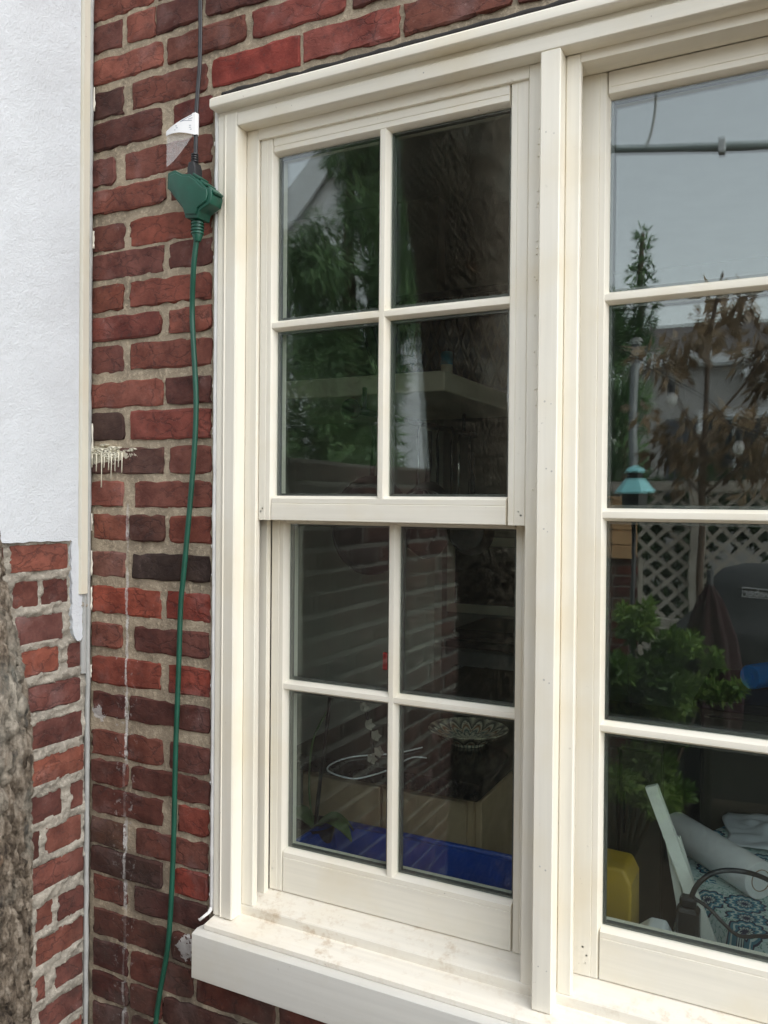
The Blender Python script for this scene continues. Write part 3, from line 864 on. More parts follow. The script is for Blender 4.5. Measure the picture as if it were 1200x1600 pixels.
def side_sheet(mb, y0, y1, z0, z1, step, seed):
    ny, nz = int((y1 - y0) / step), int((z1 - z0) / step)
    vs_ = []; fs_ = []
    for j in range(nz + 1):
        for i in range(ny + 1):
            y = y0 + (y1 - y0) * i / ny; z = z0 + (z1 - z0) * j / nz
            p = Vector((seed, y * 38, z * 55))
            n = mnoise.noise(p) * .55 + mnoise.noise(p * 2.7) * .3 + mnoise.noise(p * 6.1) * .25
            # distance to the nearest brick: squeezed-out mortar stands proud at joints
            d = 1.0
            for (zb, zt, row) in wallrows:
                if zb - .02 < z < zt + .02:
                    for (ya, yb) in row:
                        dd = max(ya - y, y - yb, zb - z, z - zt)
                        d = min(d, dd)
            h = -.004 + (.0058 + .0105 * n if d > -.0020 - .0065 * max(0, mnoise.noise(p * .9 + Vector((3, 8, 1)))) else -.001)
            if d > .002: h += .0035 * n
            vs_.append((XW + h, y, z))
    for j in range(nz):
        for i in range(ny):
            a = j * (ny + 1) + i; fs_.append((a, a + 1, a + ny + 2, a + ny + 1))
    mb.add(vs_, fs_)

ms = MB(); side_sheet(ms, -.215, -.004, .50, 1.475, .0042, 7.0)
ms.build('mortar', M_mortar2, side, SO, True)
mc = MB(); mc.box(-1.55, XW - .006, -.215, .04, 0.0, 1.475); mc2 = MB(); mc2.box(-1.55, XW - .004, -2.052, -.2152, 0.0, 1.475); mc2.box(-1.55, XW - .004, -2.052, -.66, 1.4752, 1.668); mc2.build('wall_core', mat_mortar('dimmed_mortar', (0.15, 0.138, 0.12)), side, SO)  # far length's mortar darkened so its image in the glass stays faint
mc.build('wall_core', M_mortar2, side, SO)
# the stucco coat, its lower edge broken away in steps
rj = random.Random(3)
def jag(a, b, n, amp):
    return [(a[0] + (b[0] - a[0]) * k / n + rj.uniform(-amp, amp), a[1] + (b[1] - a[1]) * k / n + rj.uniform(-amp, amp)) for k in range(n)]
out_ = []
out_ += jag((-.600, 1.4695), (-.055, 1.4675), 40, .0012)
out_ += jag((-.052, 1.4640), (-.049, 1.30), 16, .0022)
out_ += jag((-.048, 1.295), (-.038, 1.268), 4, .002)
out_ += jag((-.036, 1.268), (-.024, 1.268), 4, .002)
out_ += jag((-.0225, 1.272), (-.0255, 1.40), 14, .0022)
out_ += [(-.0315, 1.43), (-.0350, 1.46), (-.0352, 4.4), (-.600, 4.4)]
MB().prism(out_, 0, XW - .004, XW + .0075).build('stucco', M_stucco, side, SO)
MB().box(-1.55, XW - .0045, -.600, .04, 1.4755, 4.4).build('wall_core', M_stucco, side, SO)
# painted corner strip, fading to the grey sealant below
M_strip = mat_paint('strip_paint', (0.66, 0.63, 0.53), .1, 2)
MB().prism([(XW - .004, -.0340), (XW + .0085, -.0335), (XW + .0125, -.031), (XW + .0125, -.0150), (XW + .0095, -.0125), (XW + .003, -.0120), (XW - .004, -.0120)], 2, 1.36, 4.4).build('corner_strip', M_strip, side, SO, True, 30)
MB().prism([(XW - .004, -.0225), (XW + .004, -.0220), (XW + .0085, -.018), (XW + .0085, -.0140), (XW + .005, -.0120), (XW - .004, -.0120)], 2, 1.20, 1.36).build('corner_strip', M_flash, side, SO, True, 30)
gs = []; z = .42
while z < 4.4:
    gs.append((XW + .0055 + .0012 * mnoise.noise(Vector((z * 14, 1, 5))), -.0072 + .0010 * mnoise.noise(Vector((z * 19, 4, 2))), z)); z += .02
MB().tube(gs, [.0050 + .0010 * mnoise.noise(Vector((p[2] * 23, 8, 8))) for p in gs], 8).build('sealant', M_flash, side, SO, True)
# shrunken old caulk left on the corner bricks
oc = MB()
for (z0, z1) in ((2.325, 2.372), (2.05, 2.085), (1.63, 1.70), (1.395, 1.445), (1.325, 1.372), (1.485, 1.52), (1.19, 1.215)):
    n = 7; pts = [(-1.2765 + .0012 * mnoise.noise(Vector((z0 + k, 5, 0))), -.0030, z0 + (z1 - z0) * k / (n - 1)) for k in range(n)]
    oc.tube(pts, [.0008 + .0020 * random.random() for _ in pts], 6)
tag(oc.build('old_caulk', simple('cream_caulk', (0.70, 0.66, 0.56), 0.7, 0.1, 60, .3), wall, WO, True), kind='stuff')

# ------------------------------------------------------------------ tree trunk beside the camera
tr = thing('tree', 'tree with thick furrowed grey bark at the far left edge', 'tree', (-.76, -.66, 0))
TO = (-.76, -.66, 0)
TRX = [(0.0, -.755), (.8, -.744), (1.1, -.734), (1.3, -.736), (1.55, -.788), (2.06, -.822), (2.5, -.872), (3.0, -.93), (4.3, -1.03)]
def trunk_axis(z):
    for k in range(len(TRX) - 1):
        (za, xa), (zb, xb) = TRX[k], TRX[k + 1]
        if z <= zb or k == len(TRX) - 2:
            f = max(0, min(1, (z - za) / (zb - za))); f = f * f * (3 - 2 * f)
            return xa + (xb - xa) * f, -.750
tv = []; tf = []; na = 300
zlev = [2.75 * k / 640 for k in range(641)] + [2.75 + 1.55 * k / 60 for k in range(1, 61)]
for z in zlev:
    cx, cy_ = trunk_axis(z)
    R0 = .108 + .06 * math.exp(-z / .25)
    for i in range(na):
        g = 2 * math.pi * i / na
        c_, s_ = math.cos(g), math.sin(g)
        big = mnoise.noise(Vector((c_ * 1.8, s_ * 1.8, z * 2.4))) * .007
        wv = mnoise.noise(Vector((c_ * 3.2, s_ * 3.2, z * 6.0)))
        q = Vector(((g + wv * .10) * 5.6, z * 15.0 + wv * .6, 0)) if False else Vector((c_ * 10.5 + wv * .55, s_ * 10.5 + wv * .55, z * 27.0 + wv * .4))
        # interlacing furrows: where two drifting noise fields pass zero the bark is split
        f1 = abs(mnoise.noise(q)); f2 = abs(mnoise.noise(q * 1.7 + Vector((9, 4, 2))))
        fur = max(0, 1 - f1 * 5.5) ** 1.1 * .0125 + max(0, 1 - f2 * 4.5) * .0060
        plate = mnoise.noise(q * 3.1) * .0022 + mnoise.noise(q * 7.3) * .0014 + mnoise.noise(Vector((c_ * 40, s_ * 40, z * 150))) * .0009
        r = R0 + big + .0075 - fur + plate
        tv.append((cx + r * c_, cy_ + r * s_, z))
for j in range(len(zlev) - 1):
    for i in range(na):
        tf.append((j * na + i, j * na + (i + 1) % na, (j + 1) * na + (i + 1) % na, (j + 1) * na + i))
MB().add(tv, tf).build('trunk', M_bark, tr, TO, True)


def foliage(name, clumps, n, ln, wd, mat, parent, org, droop=0.0, out=0.7, seed=0, jitter=0.5):
    """many small leaves spread through ellipsoid clumps (cx,cy,cz,rx,ry,rz)"""
    r = np.random.default_rng(seed)
    V = []; 
    C = np.array(clumps, float)
    vol = (C[:, 3] * C[:, 4] * C[:, 5]) ** (2 / 3.); idx = r.choice(len(C), n, p=vol / vol.sum())
    d = r.normal(size=(n, 3)); d /= np.linalg.norm(d, axis=1)[:, None]
    rad = r.random(n) ** 0.45
    c = C[idx, :3] + d * rad[:, None] * C[idx, 3:]
    ax = d * out + r.normal(size=(n, 3)) * jitter; ax[:, 2] -= droop
    ax /= np.linalg.norm(ax, axis=1)[:, None]
    sd = np.cross(ax, r.normal(size=(n, 3))); sd /= np.linalg.norm(sd, axis=1)[:, None]
    L = ln * (.6 + .8 * r.random(n))[:, None]; W = wd * (.6 + .8 * r.random(n))[:, None]
    nn = np.cross(ax, sd)
    P = np.stack([c, c + ax * L * .45 + sd * W * .5 + nn * W * .12, c + ax * L, c + ax * L * .45 - sd * W * .5 + nn * W * .12], 1).reshape(-1, 3)
    P = P - np.array(org)
    me = bpy.data.meshes.new(name)
    me.vertices.add(4 * n); me.vertices.foreach_set('co', P.ravel())
    me.loops.add(4 * n); me.loops.foreach_set('vertex_index', np.arange(4 * n, dtype=np.int32))
    me.polygons.add(n); me.polygons.foreach_set('loop_start', np.arange(0, 4 * n, 4, dtype=np.int32))
    try: me.polygons.foreach_set('loop_total', np.full(n, 4, dtype=np.int32))
    except Exception: pass
    me.update(calc_edges=True); me.validate()
    me.materials.append(mat)
    o = bpy.data.objects.new(name, me); col.objects.link(o); o.parent = parent
    return o


rf = random.Random(21)
lb = MB()
lb.tube(smooth_pts([(-.785, -.75, 1.80), (-.765, -.75, 2.1), (-.748, -.755, 2.45), (-.73, -.77, 2.8), (-.69, -.82, 3.4), (-.62, -.9, 4.3)], 5), [.095 - .0026 * k for k in range(26)], 20)
lb.tube([(-.80, -.70, 2.6), (-1.0, -1.0, 3.2), (-1.3, -1.4, 3.8), (-1.5, -1.6, 4.6)], [.06, .05, .035, .015], 10)
lb.tube([(-.87, -.69, 3.2), (-.7, -.9, 3.9), (-.4, -1.2, 4.7)], [.05, .035, .012], 10)
lb.tube([(-.95, -.70, 3.9), (-1.1, -.75, 4.8), (-1.2, -.7, 5.6)], [.07, .05, .02], 10)
lb.build('branch', M_bark, tr, TO, True)
cl = [(-1.5 + rf.gauss(0, .55), -1.5 + rf.gauss(0, .45), 5.0 + rf.gauss(0, .4), .35, .35, .22) for _ in range(26)]
foliage('crown', cl, 9000, .07, .035, M_hedge, tr, TO, .2, .5, 4)

# ------------------------------------------------------------------ extension cords
plug = thing('cord_adapter', 'green three-way outlet adapter hanging between the black cord and the green cord', 'adapter', (-.997, -.03, 2.09))
KO = (-.997, -.03, 2.09)
# body: a squat Y with one sloping shoulder, drawn in the wall plane and given depth
body = [(-1.046, 2.146), (-1.030, 2.149), (-1.012, 2.139), (-.9945, 2.136), (-.977, 2.124), (-.958, 2.106), (-.946, 2.101), (-.945, 2.090), (-.949, 2.076), (-.962, 2.071), (-.972, 2.066), (-.975, 2.054), (-1.004, 2.058), (-1.010, 2.076), (-1.024, 2.092), (-1.040, 2.112), (-1.047, 2.118)]
bm_ = MB(); bm_.prism(body, 1, -.047, -.014)
ins = [((x + .9965) * .86 - .9965, (z - 2.100) * .86 + 2.100) for x, z in body]
bm_.prism(ins, 1, -.0505, -.0472)
bo = bm_.build('body', M_green, plug, KO)
bv = bo.modifiers.new('b', 'BEVEL'); bv.width = .0025; bv.segments = 3; bv.limit_method = 'ANGLE'
for p in bo.data.polygons: p.use_smooth = True
sr = MB()
for k in range(5):
    z = 2.056 - k * .0058; sr.lathe([(.0105, z - .0022), (.0122, z - .0014), (.0122, z + .0008), (.0105, z + .0018)], (-.9895, -.0305, 0), 14, 2)
sr.lathe([(.0062, 2.018), (.0100, 2.030), (.0100, 2.058)], (-.9895, -.0305, 0), 14, 2)
sr.build('strain_relief', M_green, plug, KO, True, 40)
cap = MB()
for (x, z, a) in ((-.983, 2.131, -.62), (-.966, 2.116, -.62), (-.949, 2.101, -.7)):
    cap = MB().box(x - .010, x + .010, -.044, -.018, z - .0022, z + .0026, .0010); cap.rot('Y', -a, (x, 0, z)); cap.build('outlet_cover', M_green, plug, KO)
cap = MB().box(-1.0475, -1.0440, -.043, -.020, 2.124, 2.142, .001)
cap.build('outlet_cover', M_green, plug, KO)
pk = MB()
pk.prism([(-1.006, 2.126), (-.9875, 2.126), (-.9880, 2.150), (-.9915, 2.161), (-1.0030, 2.161), (-1.0058, 2.150)], 1, -.041, -.019)
blk = thing('black_cord', 'black cord with a white warning tag hanging down the brick wall', 'cord', (-.998, -.03, 2.16))
BO = (-.998, -.03, 2.16)
pko = pk.build('connector', M_blackcord, blk, BO)
bv = pko.modifiers.new('b', 'BEVEL'); bv.width = .002; bv.segments = 2
rl = MB()
for k in range(4): rl.lathe([(.0052, 2.162 + k * .0042), (.0068, 2.163 + k * .0042), (.0068, 2.165 + k * .0042), (.0052, 2.166 + k * .0042)], (-.9972, -.030, 0), 10)
rl.build('strain_relief', M_blackcord, blk, BO, True)
pts = [(-.9972, -.030, 2.16), (-.9975, -.029, 2.20), (-.9995, -.026, 2.25), (-.9985, -.023, 2.30), (-.9965, -.021, 2.34), (-.9970, -.019, 2.40), (-.9985, -.018, 2.457), (-.9995, -.018, 2.56), (-.998, -.018, 2.72), (-.999, -.018, 3.0), (-.999, -.018, 3.4)]
cb_ = MB().tube(smooth_pts([(p[0], p[1], p[2]) for p in pts]), .0026, 10)
cb_.tube(smooth_pts([(p[0] + .0024, p[1] + .001, p[2]) for p in pts]), .0026, 10)
cb_.build('cable', M_blackcord, blk, BO, True)
# the tag: a white printed flag wrapped round the cord, with a clear plastic tail
tg = MB(); n = 10
sheet = []
for k in range(n + 1):
    t = k / n
    x = -.9935 - .056 * t; y = -.0335 - .010 * math.sin(t * 2.2) - .006 * t
    sheet.append((x, y, 2.2520 - .030 * t ** 0.9 - (0.0), 2.2110 + .002 * t + .004 * math.sin(t * 3)))
vs_ = []; fs_ = []
for (x, y, zt, zb) in sheet: vs_ += [(x, y, zb), (x, y, zt), (x, y + .0007, zb), (x, y + .0007, zt)]
for k in range(n):
    a = k * 4; fs_ += [(a, a + 4, a + 5, a + 1), (a + 2, a + 3, a + 7, a + 6), (a + 1, a + 5, a + 7, a + 3), (a, a + 2, a + 6, a + 4)]
fs_ += [(0, 1, 3, 2), (n * 4, n * 4 + 2, n * 4 + 3, n * 4 + 1)]
tg.add(vs_, fs_)
tg.tube([(-.9990, -.0275, 2.213), (-.9995, -.0262, 2.252)], .0066, 12)
tgo = tg.build('warning_tag', M_label, blk, BO, True, 40)
pr = MB()
for (a, b, dz) in ((.10, .42, -.006), (.08, .46, -.0105), (.10, .40, -.015), (.12, .62, -.024), (.12, .60, -.0275), (.10, .66, -.031)):
    zc_ = 2.2520 + dz
    x0, x1 = -.9935 - .056 * a, -.9935 - .056 * b
    y0 = -.0335 - .010 * math.sin(a * 2.2) - .006 * a - .0004; y1 = -.0335 - .010 * math.sin(b * 2.2) - .006 * b - .0004
    if zc_ < 2.2520 - .030 * b ** .9 - .0015 or True:
        zb_ = min(zc_, 2.2520 - .030 * b ** .9 - .002)
        pr.add([(x0, y0, zc_ - .0006), (x0, y0, zc_ + .0006), (x1, y1, zb_ + .0006), (x1, y1, zb_ - .0006)], [(0, 1, 2, 3)])
pr.build('print_line', M_print, tgo, BO)
m, t, p, g = new_mat('clear_film')
p.inputs['Base Color'].default_value = (.8, .8, .78, 1); p.inputs['Roughness'].default_value = .12
p.inputs['Alpha'].default_value = .28
fl = MB(); vs_ = []; fs_ = []
for k in range(n + 1):
    t_ = k / n; x = -1.0495 + .050 * t_ ; y = -.046 + .014 * t_
    zt_ = 2.2190 - .006 * t_; zb_ = 2.158 + .055 * t_ ** 1.3
    vs_ += [(x, y, zb_), (x, y, zt_)]
for k in range(n): a = 2 * k; fs_.append((a, a + 2, a + 3, a + 1))
fl.add(vs_, fs_); fl.build('clear_sleeve', m, blk, BO, True)

gp = [(-.9895, -.030, 2.035), (-.9945, -.029, 2.010), (-1.002, -.026, 1.970), (-1.006, -.024, 1.901), (-1.0045, -.023, 1.85), (-1.002, -.022, 1.807), (-.999, -.021, 1.755), (-.998, -.021, 1.713), (-.9995, -.021, 1.67), (-1.003, -.021, 1.62), (-1.010, -.022, 1.538), (-1.016, -.024, 1.467), (-1.0225, -.025, 1.40), (-1.027, -.026, 1.349), (-1.030, -.027, 1.230), (-1.034, -.028, 1.111), (-1.0355, -.029, 1.02), (-1.036, -.03, .933), (-1.041, -.03, .812), (-1.049, -.03, .715), (-1.067, -.03, .626), (-1.077, -.03, .562), (-1.085, -.03, .46), (-1.088, -.032, .3), (-1.08, -.05, .12), (-1.05, -.10, .012), (-.98, -.20, .008)]
def to_wall(p):
    if p[2] > 1.96 or p[2] < .56: return p
    q = (1.22 - .0115) / (1.22 + p[1]); return (p[0] * q, -.0115, 1.55 + (p[2] - 1.55) * q)
gp = [to_wall(p) for p in gp]
tag(MB().tube(smooth_pts(gp, 5), .0050, 12).build('green_cord', M_greencord, None, (0, 0, 0), True), 'green extension cord hanging down the brick wall beside the window', 'cord')
# ---------------------------------------------------------------- INTERIOR + GARDEN
# ---- room behind the window
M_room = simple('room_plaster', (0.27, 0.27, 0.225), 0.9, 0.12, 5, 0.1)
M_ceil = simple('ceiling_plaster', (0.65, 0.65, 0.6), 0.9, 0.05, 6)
M_floor = simple('dark_floor_board', (0.10, 0.065, 0.04), 0.6, 0.3, 8)
rx0, rx1, ry0, ry1, rz0, rz1 = -2.3, 2.6, .131, 3.2, .10, 2.75
tag(MB().box(rx0 - .1, rx1 + .1, ry0, ry1 + .1, rz0 - .08, rz0).build('room_floor', M_floor), kind='structure')
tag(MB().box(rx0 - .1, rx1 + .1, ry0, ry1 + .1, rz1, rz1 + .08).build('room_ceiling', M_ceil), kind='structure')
rw = MB()
rw.box(rx0 - .1, rx0, ry0, ry1, rz0, rz1); rw.box(rx1, rx1 + .1, ry0, ry1, rz0, rz1); rw.box(rx0 - .1, rx1 + .1, ry1, ry1 + .1, rz0, rz1)
rw.box(rx0, -1.31, .131, .150, rz0, rz1)
pw = MB().box(rx0, -1.30, 1.785, 1.86, rz0, rz1)
tag(pw.build('partition_wall', simple('pale_olive_plaster', (0.46, 0.46, 0.38), 0.9, 0.08, 5, 0.1)), kind='structure')
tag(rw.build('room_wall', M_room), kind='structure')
rwin = MB()
rwin.box(-1.31, -.962, .1302, .142, rz0, rz1); rwin.box(-.962, .70, .1302, .142, 2.30, rz1); rwin.box(-.962, .70, .1302, .142, rz0, .74); rwin.box(.70, 2.6, .1302, .142, rz0, rz1)
rwin.build('plaster', M_room, wall, WO)

M_cream = simple('cream_lacquer', (0.82, 0.76, 0.58), 0.5, 0.06, 8)
M_wood = simple('pale_cabinet_wood', (0.34, 0.25, 0.15), 0.55, 0.15, 14)
M_granite = simple('black_granite', (0.012, 0.012, 0.013), 0.2, 0.5, 120)
M_steel = simple('brushed_steel', (0.30, 0.33, 0.33), 0.35, 0.08, 40, metal=0.8)
M_iron = simple('black_iron', (0.008, 0.008, 0.009), 0.5, 0.3, 40)
M_enamel = simple('dark_enamel', (0.013, 0.008, 0.008), 0.55, 0.2, 20)
M_blue = simple('blue_plastic', (0.000, 0.040, 0.26), 0.4, 0.08, 20)
M_bright = simple('bright_blue_foam', (0.0, 0.30, 0.95), 0.6, 0.06, 30)
M_teal = simple('teal_glaze', (0.02, 0.22, 0.33), 0.3, 0.1, 20)
M_white = simple('white_plastic', (0.74, 0.76, 0.78), 0.4, 0.04, 20)
M_whitewood = simple('white_painted_wood', (0.72, 0.74, 0.68), 0.45, 0.06, 20)
M_yel = simple('mustard_plastic', (0.36, 0.235, 0.025), 0.45, 0.12, 15)
M_red = simple('red_plastic', (0.5, 0.01, 0.015), 0.4, 0.1, 30)
M_olive = simple('olive_cabinet_paint', (0.075, 0.066, 0.042), 0.5, 0.1, 10)
M_silver = simple('polished_steel', (0.7, 0.7, 0.68), 0.2, 0.05, 30, metal=1.0)

# corner shelf with its canister and openwork basket
s = thing('wall_shelf', 'thick cream wall shelf behind the upper right pane, its corner towards the window', 'shelf', (-1.3, 1.3, 1.871))
MB().box(-2.29, -.935, 1.0, 1.782, 1.871, 1.930, .003).build('board', M_cream, s, (-1.3, 1.3, 1.871))
br_ = MB(); br_.prism([(1.2, 1.870), (1.2, 1.70), (1.225, 1.70), (1.30, 1.870)], 0, -2.0, -1.97); br_.build('bracket', M_cream, s, (-1.3, 1.3, 1.871))
c = thing('canister', 'teal and cream canister on the thick cream shelf', 'canister', (-1.004, 1.18, 1.931))
MB().lathe([(.018, 0), (.0185, .004), (.0185, .045)], (0, 0, 0), 20).build('body', M_cream, c, (0, 0, 0), True, 40)
MB().lathe([(.0192, .0455), (.0192, .082), (.017, .086), (.004, .087)], (0, 0, 0), 20).build('lid', M_teal, c, (0, 0, 0), True, 40)
b = thing('basket', 'dark openwork basket at the back of the cream shelf', 'basket', (-1.06, 1.45, 1.931))
lat = MB()
for k in range(14):
    x0 = -.30 + k * .045
    for dx in (.12, -.12):
        lat.tube([(x0, 0, 0.005), (x0 + dx * .5, .004 if dx > 0 else -.004, .16), (x0 + dx, 0, .33)], .0075, 6)
tag(lat.build('lattice', simple('dark_wicker', (0.05, 0.035, 0.025), 0.8, 0.3, 40), b, (0, 0, 0), True), kind='stuff')
MB().box(-.36, .40, -.015, .015, .325, .35, .004).build('rim', M_iron, b)
MB().box(-.36, .40, .03, .30, 0.001, .30, .02).build('liner', simple('navy_cloth', (0.01, 0.015, 0.03), .9, .3, 20), b)

# utensil rail going back into the room under the shelf, hooks and utensils
r = thing('utensil_rail', 'black iron utensil rail with a round end knob under the shelf', 'rail', (-1.111, .75, 1.80))
RO = (-1.111, .75, 1.80)
MB().tube([(-1.111, .76, 1.80), (-1.111, 1.72, 1.80)], .0095, 10).build('bar', M_iron, r, RO, True)
MB().lathe([(.006, .775), (.026, .770), (.030, .758), (.022, .748), (.006, .745)], (-1.111, 0, 1.80), 18, 1).build('knob', M_iron, r, RO, True, 40)
for yb in (.84, 1.60): MB().tube([(-1.111, yb, 1.80), (-1.111, yb, 1.869)], .007, 8).build('bracket', M_iron, r, RO, True)
def hang(name, label, cat, y, L, mat, head, dx=0):
    o = thing(name, label, cat, (-1.111 + dx, y, 1.79), 'utensils hung on the iron rail')
    MB().tube([(0, 0, .021), (.009, 0, .012), (.004, 0, -.004), (0, 0, -.02), (-.001, 0, -.035)], .0025, 6).build('hook', M_iron, o, (0, 0, 0), True)
    MB().tube([(0, 0, -.03), (.003, 0, -.12), (0, 0, -L)], [.0055, .0045, .006], 8).build('handle', mat, o, (0, 0, 0), True)
    h = MB()
    if head == 'ladle': h.lathe([(.004, -L - .055), (.028, -L - .045), (.038, -L - .02), (.040, -L), (.036, -L), (.030, -L - .03), (.004, -L - .048)], (0, 0, 0), 16)
    elif head == 'spatula': h.box(-.003, .003, -.036, .036, -L - .10, -L + .01, .002)
    else:
        h.lathe([(.006, -L - .09), (.030, -L - .075), (.034, -L - .05), (.020, -L - .01), (.006, -L + .01)], (0, 0, 0), 12)
    h.build('head', mat, o, (0, 0, 0), True, 40)
hang('ladle', 'steel ladle hung nearest the window on the iron rail', 'ladle', .99, .26, M_silver, 'ladle')
hang('whisk', 'steel whisk hung second along the iron rail', 'whisk', 1.20, .22, M_silver, 'whisk')
hang('ladle', 'black ladle hung in the middle of the iron rail', 'ladle', 1.36, .24, M_iron, 'ladle')
hang('serving_spoon', 'black slim serving spoon hung beside the black ladle', 'spoon', 1.46, .27, M_iron, 'whisk', .01)
hang('whisk', 'dull steel whisk between two black utensils on the rail', 'whisk', 1.55, .23, M_silver, 'whisk')
hang('spatula', 'wide black spatula at the far end of the iron rail', 'spatula', 1.66, .25, M_iron, 'spatula')
# pans
def pan(label, cpos, R, depth, yaw, L):
    o = thing('pan', label, 'pan', cpos, 'pans hanging below the rail', yaw)
    MB().lathe([(R * .7, 0), (R * .82, .004), (R, depth), (R * .985, depth), (R * .80, .008), (.002, .006)], (0, 0, 0), 32, 0).build('bowl', M_enamel, o, (0, 0, 0), True, 40)
    MB().tube([(depth * .8, 0, R * .97), (depth, 0, R + .05), (depth, 0, R + L)], [.008, .009, .007], 8).build('handle', M_iron, o, (0, 0, 0), True)
pan('large dark frying pan hanging edge on behind the meeting rail', (-1.195, 1.0, 1.476), .150, .045, -.45, .15)
pan('dark round pan hanging just behind the large frying pan', (-1.12, 1.22, 1.49), .125, .05, -.25, .16)
pan('small black saucepan hanging farthest from the window', (-.990, 1.32, 1.452), .075, .07, -.9, .18)
wb = thing('wire_basket', 'chromed wire basket hanging behind the meeting rail', 'basket', (-1.05, 1.12, 1.50))
wm = MB()
for k in range(7):
    a = -1.2 + k * .4
    wm.tube([(.085 * math.cos(g) * math.cos(a), .085 * math.cos(g) * math.sin(a), .085 * math.sin(g)) for g in [i * math.pi / 10 for i in range(11)]], .0016, 5)
wm.tube([(.085 * math.cos(g), .085 * math.sin(g), 0) for g in [i * 2 * math.pi / 24 for i in range(25)]], .0025, 6)
wm.build('wire', M_silver, wb, (0, 0, 0), True)

# counter with cupboard
ct = thing('kitchen_counter', 'black granite counter corner on a pale wooden cupboard', 'counter', (-.9, 1.0, .10))
CO = (-.9, 1.0, .10)
MB().box(-1.16, -.640, .512, 1.75, .880, .920, .004).build('worktop', M_granite, ct, CO)
MB().box(-1.12, -.665, .545, 1.75, .11, .8795).build('cupboard', M_wood, ct, CO)
for (ya, yb) in ((.56, .80), (.808, 1.10), (1.108, 1.40)):
    MB().box(-.6645, -.6480, ya, yb, .16, .868, .002).build('door', M_wood, ct, CO)
for (xa, xb) in ((-1.11, -.895), (-.887, -.675)):
    MB().box(xa, xb, .5290, .5445, .16, .868, .002).build('door', M_wood, ct, CO)
# bowl with painted fans
m, t, p, g = new_mat('painted_majolica')
tc = N(t, 'ShaderNodeTexCoord'); sx = N(t, 'ShaderNodeSeparateXYZ'); t.links.new(tc.outputs['Object'], sx.inputs[0])
an = math_n(t, 'ARCTAN2', sx.outputs[1], sx.outputs[0])
hyp = math_n(t, 'SQRT', math_n(t, 'ADD', math_n(t, 'POWER', sx.outputs[0], 2.0), math_n(t, 'POWER', sx.outputs[1], 2.0)))
wv_ = math_n(t, 'ABSOLUTE', math_n(t, 'SINE', math_n(t, 'MULTIPLY', an, 7.0)))
fan = math_n(t, 'ADD', math_n(t, 'MULTIPLY', wv_, .035), math_n(t, 'MULTIPLY', hyp, -1.0))
bandr = ramp(t, math_n(t, 'ADD', math_n(t, 'MULTIPLY', fan, 9.0), 1.0), [(0.0, (.55, .50, .36)), (.34, (.05, .05, .045)), (.40, (.60, .56, .42)), (.52, (.24, .10, .04)), (.60, (.60, .56, .42)), (.75, (.05, .09, .09)), (.85, (.58, .54, .40))])
nb = noise_n(t, tc.outputs['Object'], 90, 3)
a = mixc(t, bandr.outputs[0], (.07, .07, .06), ramp(t, nb.outputs[0], [(.55, (0, 0, 0)), (.62, (.8,) * 3)]).outputs[0])
t.links.new(a, p.inputs['Base Color']); p.inputs['Roughness'].default_value = .25
bw = thing('bowl', 'wide patterned ceramic bowl on the black granite counter', 'bowl', (-.775, .80, .9205)); bw.scale = (.86, .86, .60)
MB().lathe([(.050, 0), (.052, .012), (.085, .028), (.118, .062), (.1215, .066), (.119, .069), (.114, .066), (.08, .036), (.03, .022), (.002, .020)], (0, 0, 0), 48).build('body', m, bw, (0, 0, 0), True, 50)
cbm = MB().tube(smooth_pts([(-.813, .62, .926), (-.838, .585, .932), (-.853, .50, .927), (-.862, .44, .93), (-.90, .405, .925), (-.965, .41, .93), (-.992, .475, .926), (-.975, .55, .924), (-.90, .62, .924), (-.86, .70, .924)]), .0018, 7)
tag(cbm.build('white_cable', M_white, None, (0, 0, 0), True), 'thin white cable looped over the black counter', 'cable')
rc_ = thing('red_clip', 'small red clip standing behind the vertical bar of the lower sash', 'clip', (-.765, .33, 1.14))
MB().box(-.010, .010, -.004, .004, .05, .085, .002).build('jaw', M_red, rc_); MB().box(-.022, -.011, -.004, .004, .055, .092, .002).build('jaw', M_red, rc_); MB().box(.011, .022, -.004, .004, .048, .088, .002).build('jaw', M_red, rc_)
MB().tube([(0, 0, -.34), (.002, 0, -.1), (0, 0, .05)], .003, 6).build('stake', M_iron, rc_, (0, 0, 0), True)

# stove, hood opening
st = thing('stove', 'dark steel cooking range with a black griddle on top', 'stove', (-1.05, 2.35, .10))
MB().box(-1.40, -.72, 2.06, 2.70, .0, .82, .006).build('body', M_steel, st)
for o_ in st.children: o_.location = (1.05, -2.35, 0)
gq = MB().box(-.335, .28, -.27, .20, .823, .858, .006).build('griddle', M_iron, st)
MB().box(-.31, .26, -.25, .18, .859, .90, .012).build('roasting_pan', M_iron, st)
for k in range(4):
    MB().lathe([(.018, -.31), (.020, -.292)], (-.26 + k * .13, 0, .74), 14, 1).build('knob', M_black, st, (0, 0, 0), True, 40)
oc_ = thing('serving_hatch', 'cream framed dark hatch in the back wall above the range', 'hatch', (-1.2, 3.18, 1.0))
for bx in ((-.62, .30, -.02, .0, .30, .35), (-.62, .30, -.02, .0, -.08, -.03), (-.62, -.575, -.0195, 0, -.0295, .2995), (.255, .30, -.0195, 0, -.0295, .2995)):
    MB().box(*bx, .003).build('frame', M_cream, oc_)
MB().box(-.574, .254, -.008, .0, -.029, .299).build('opening', M_dark, oc_)

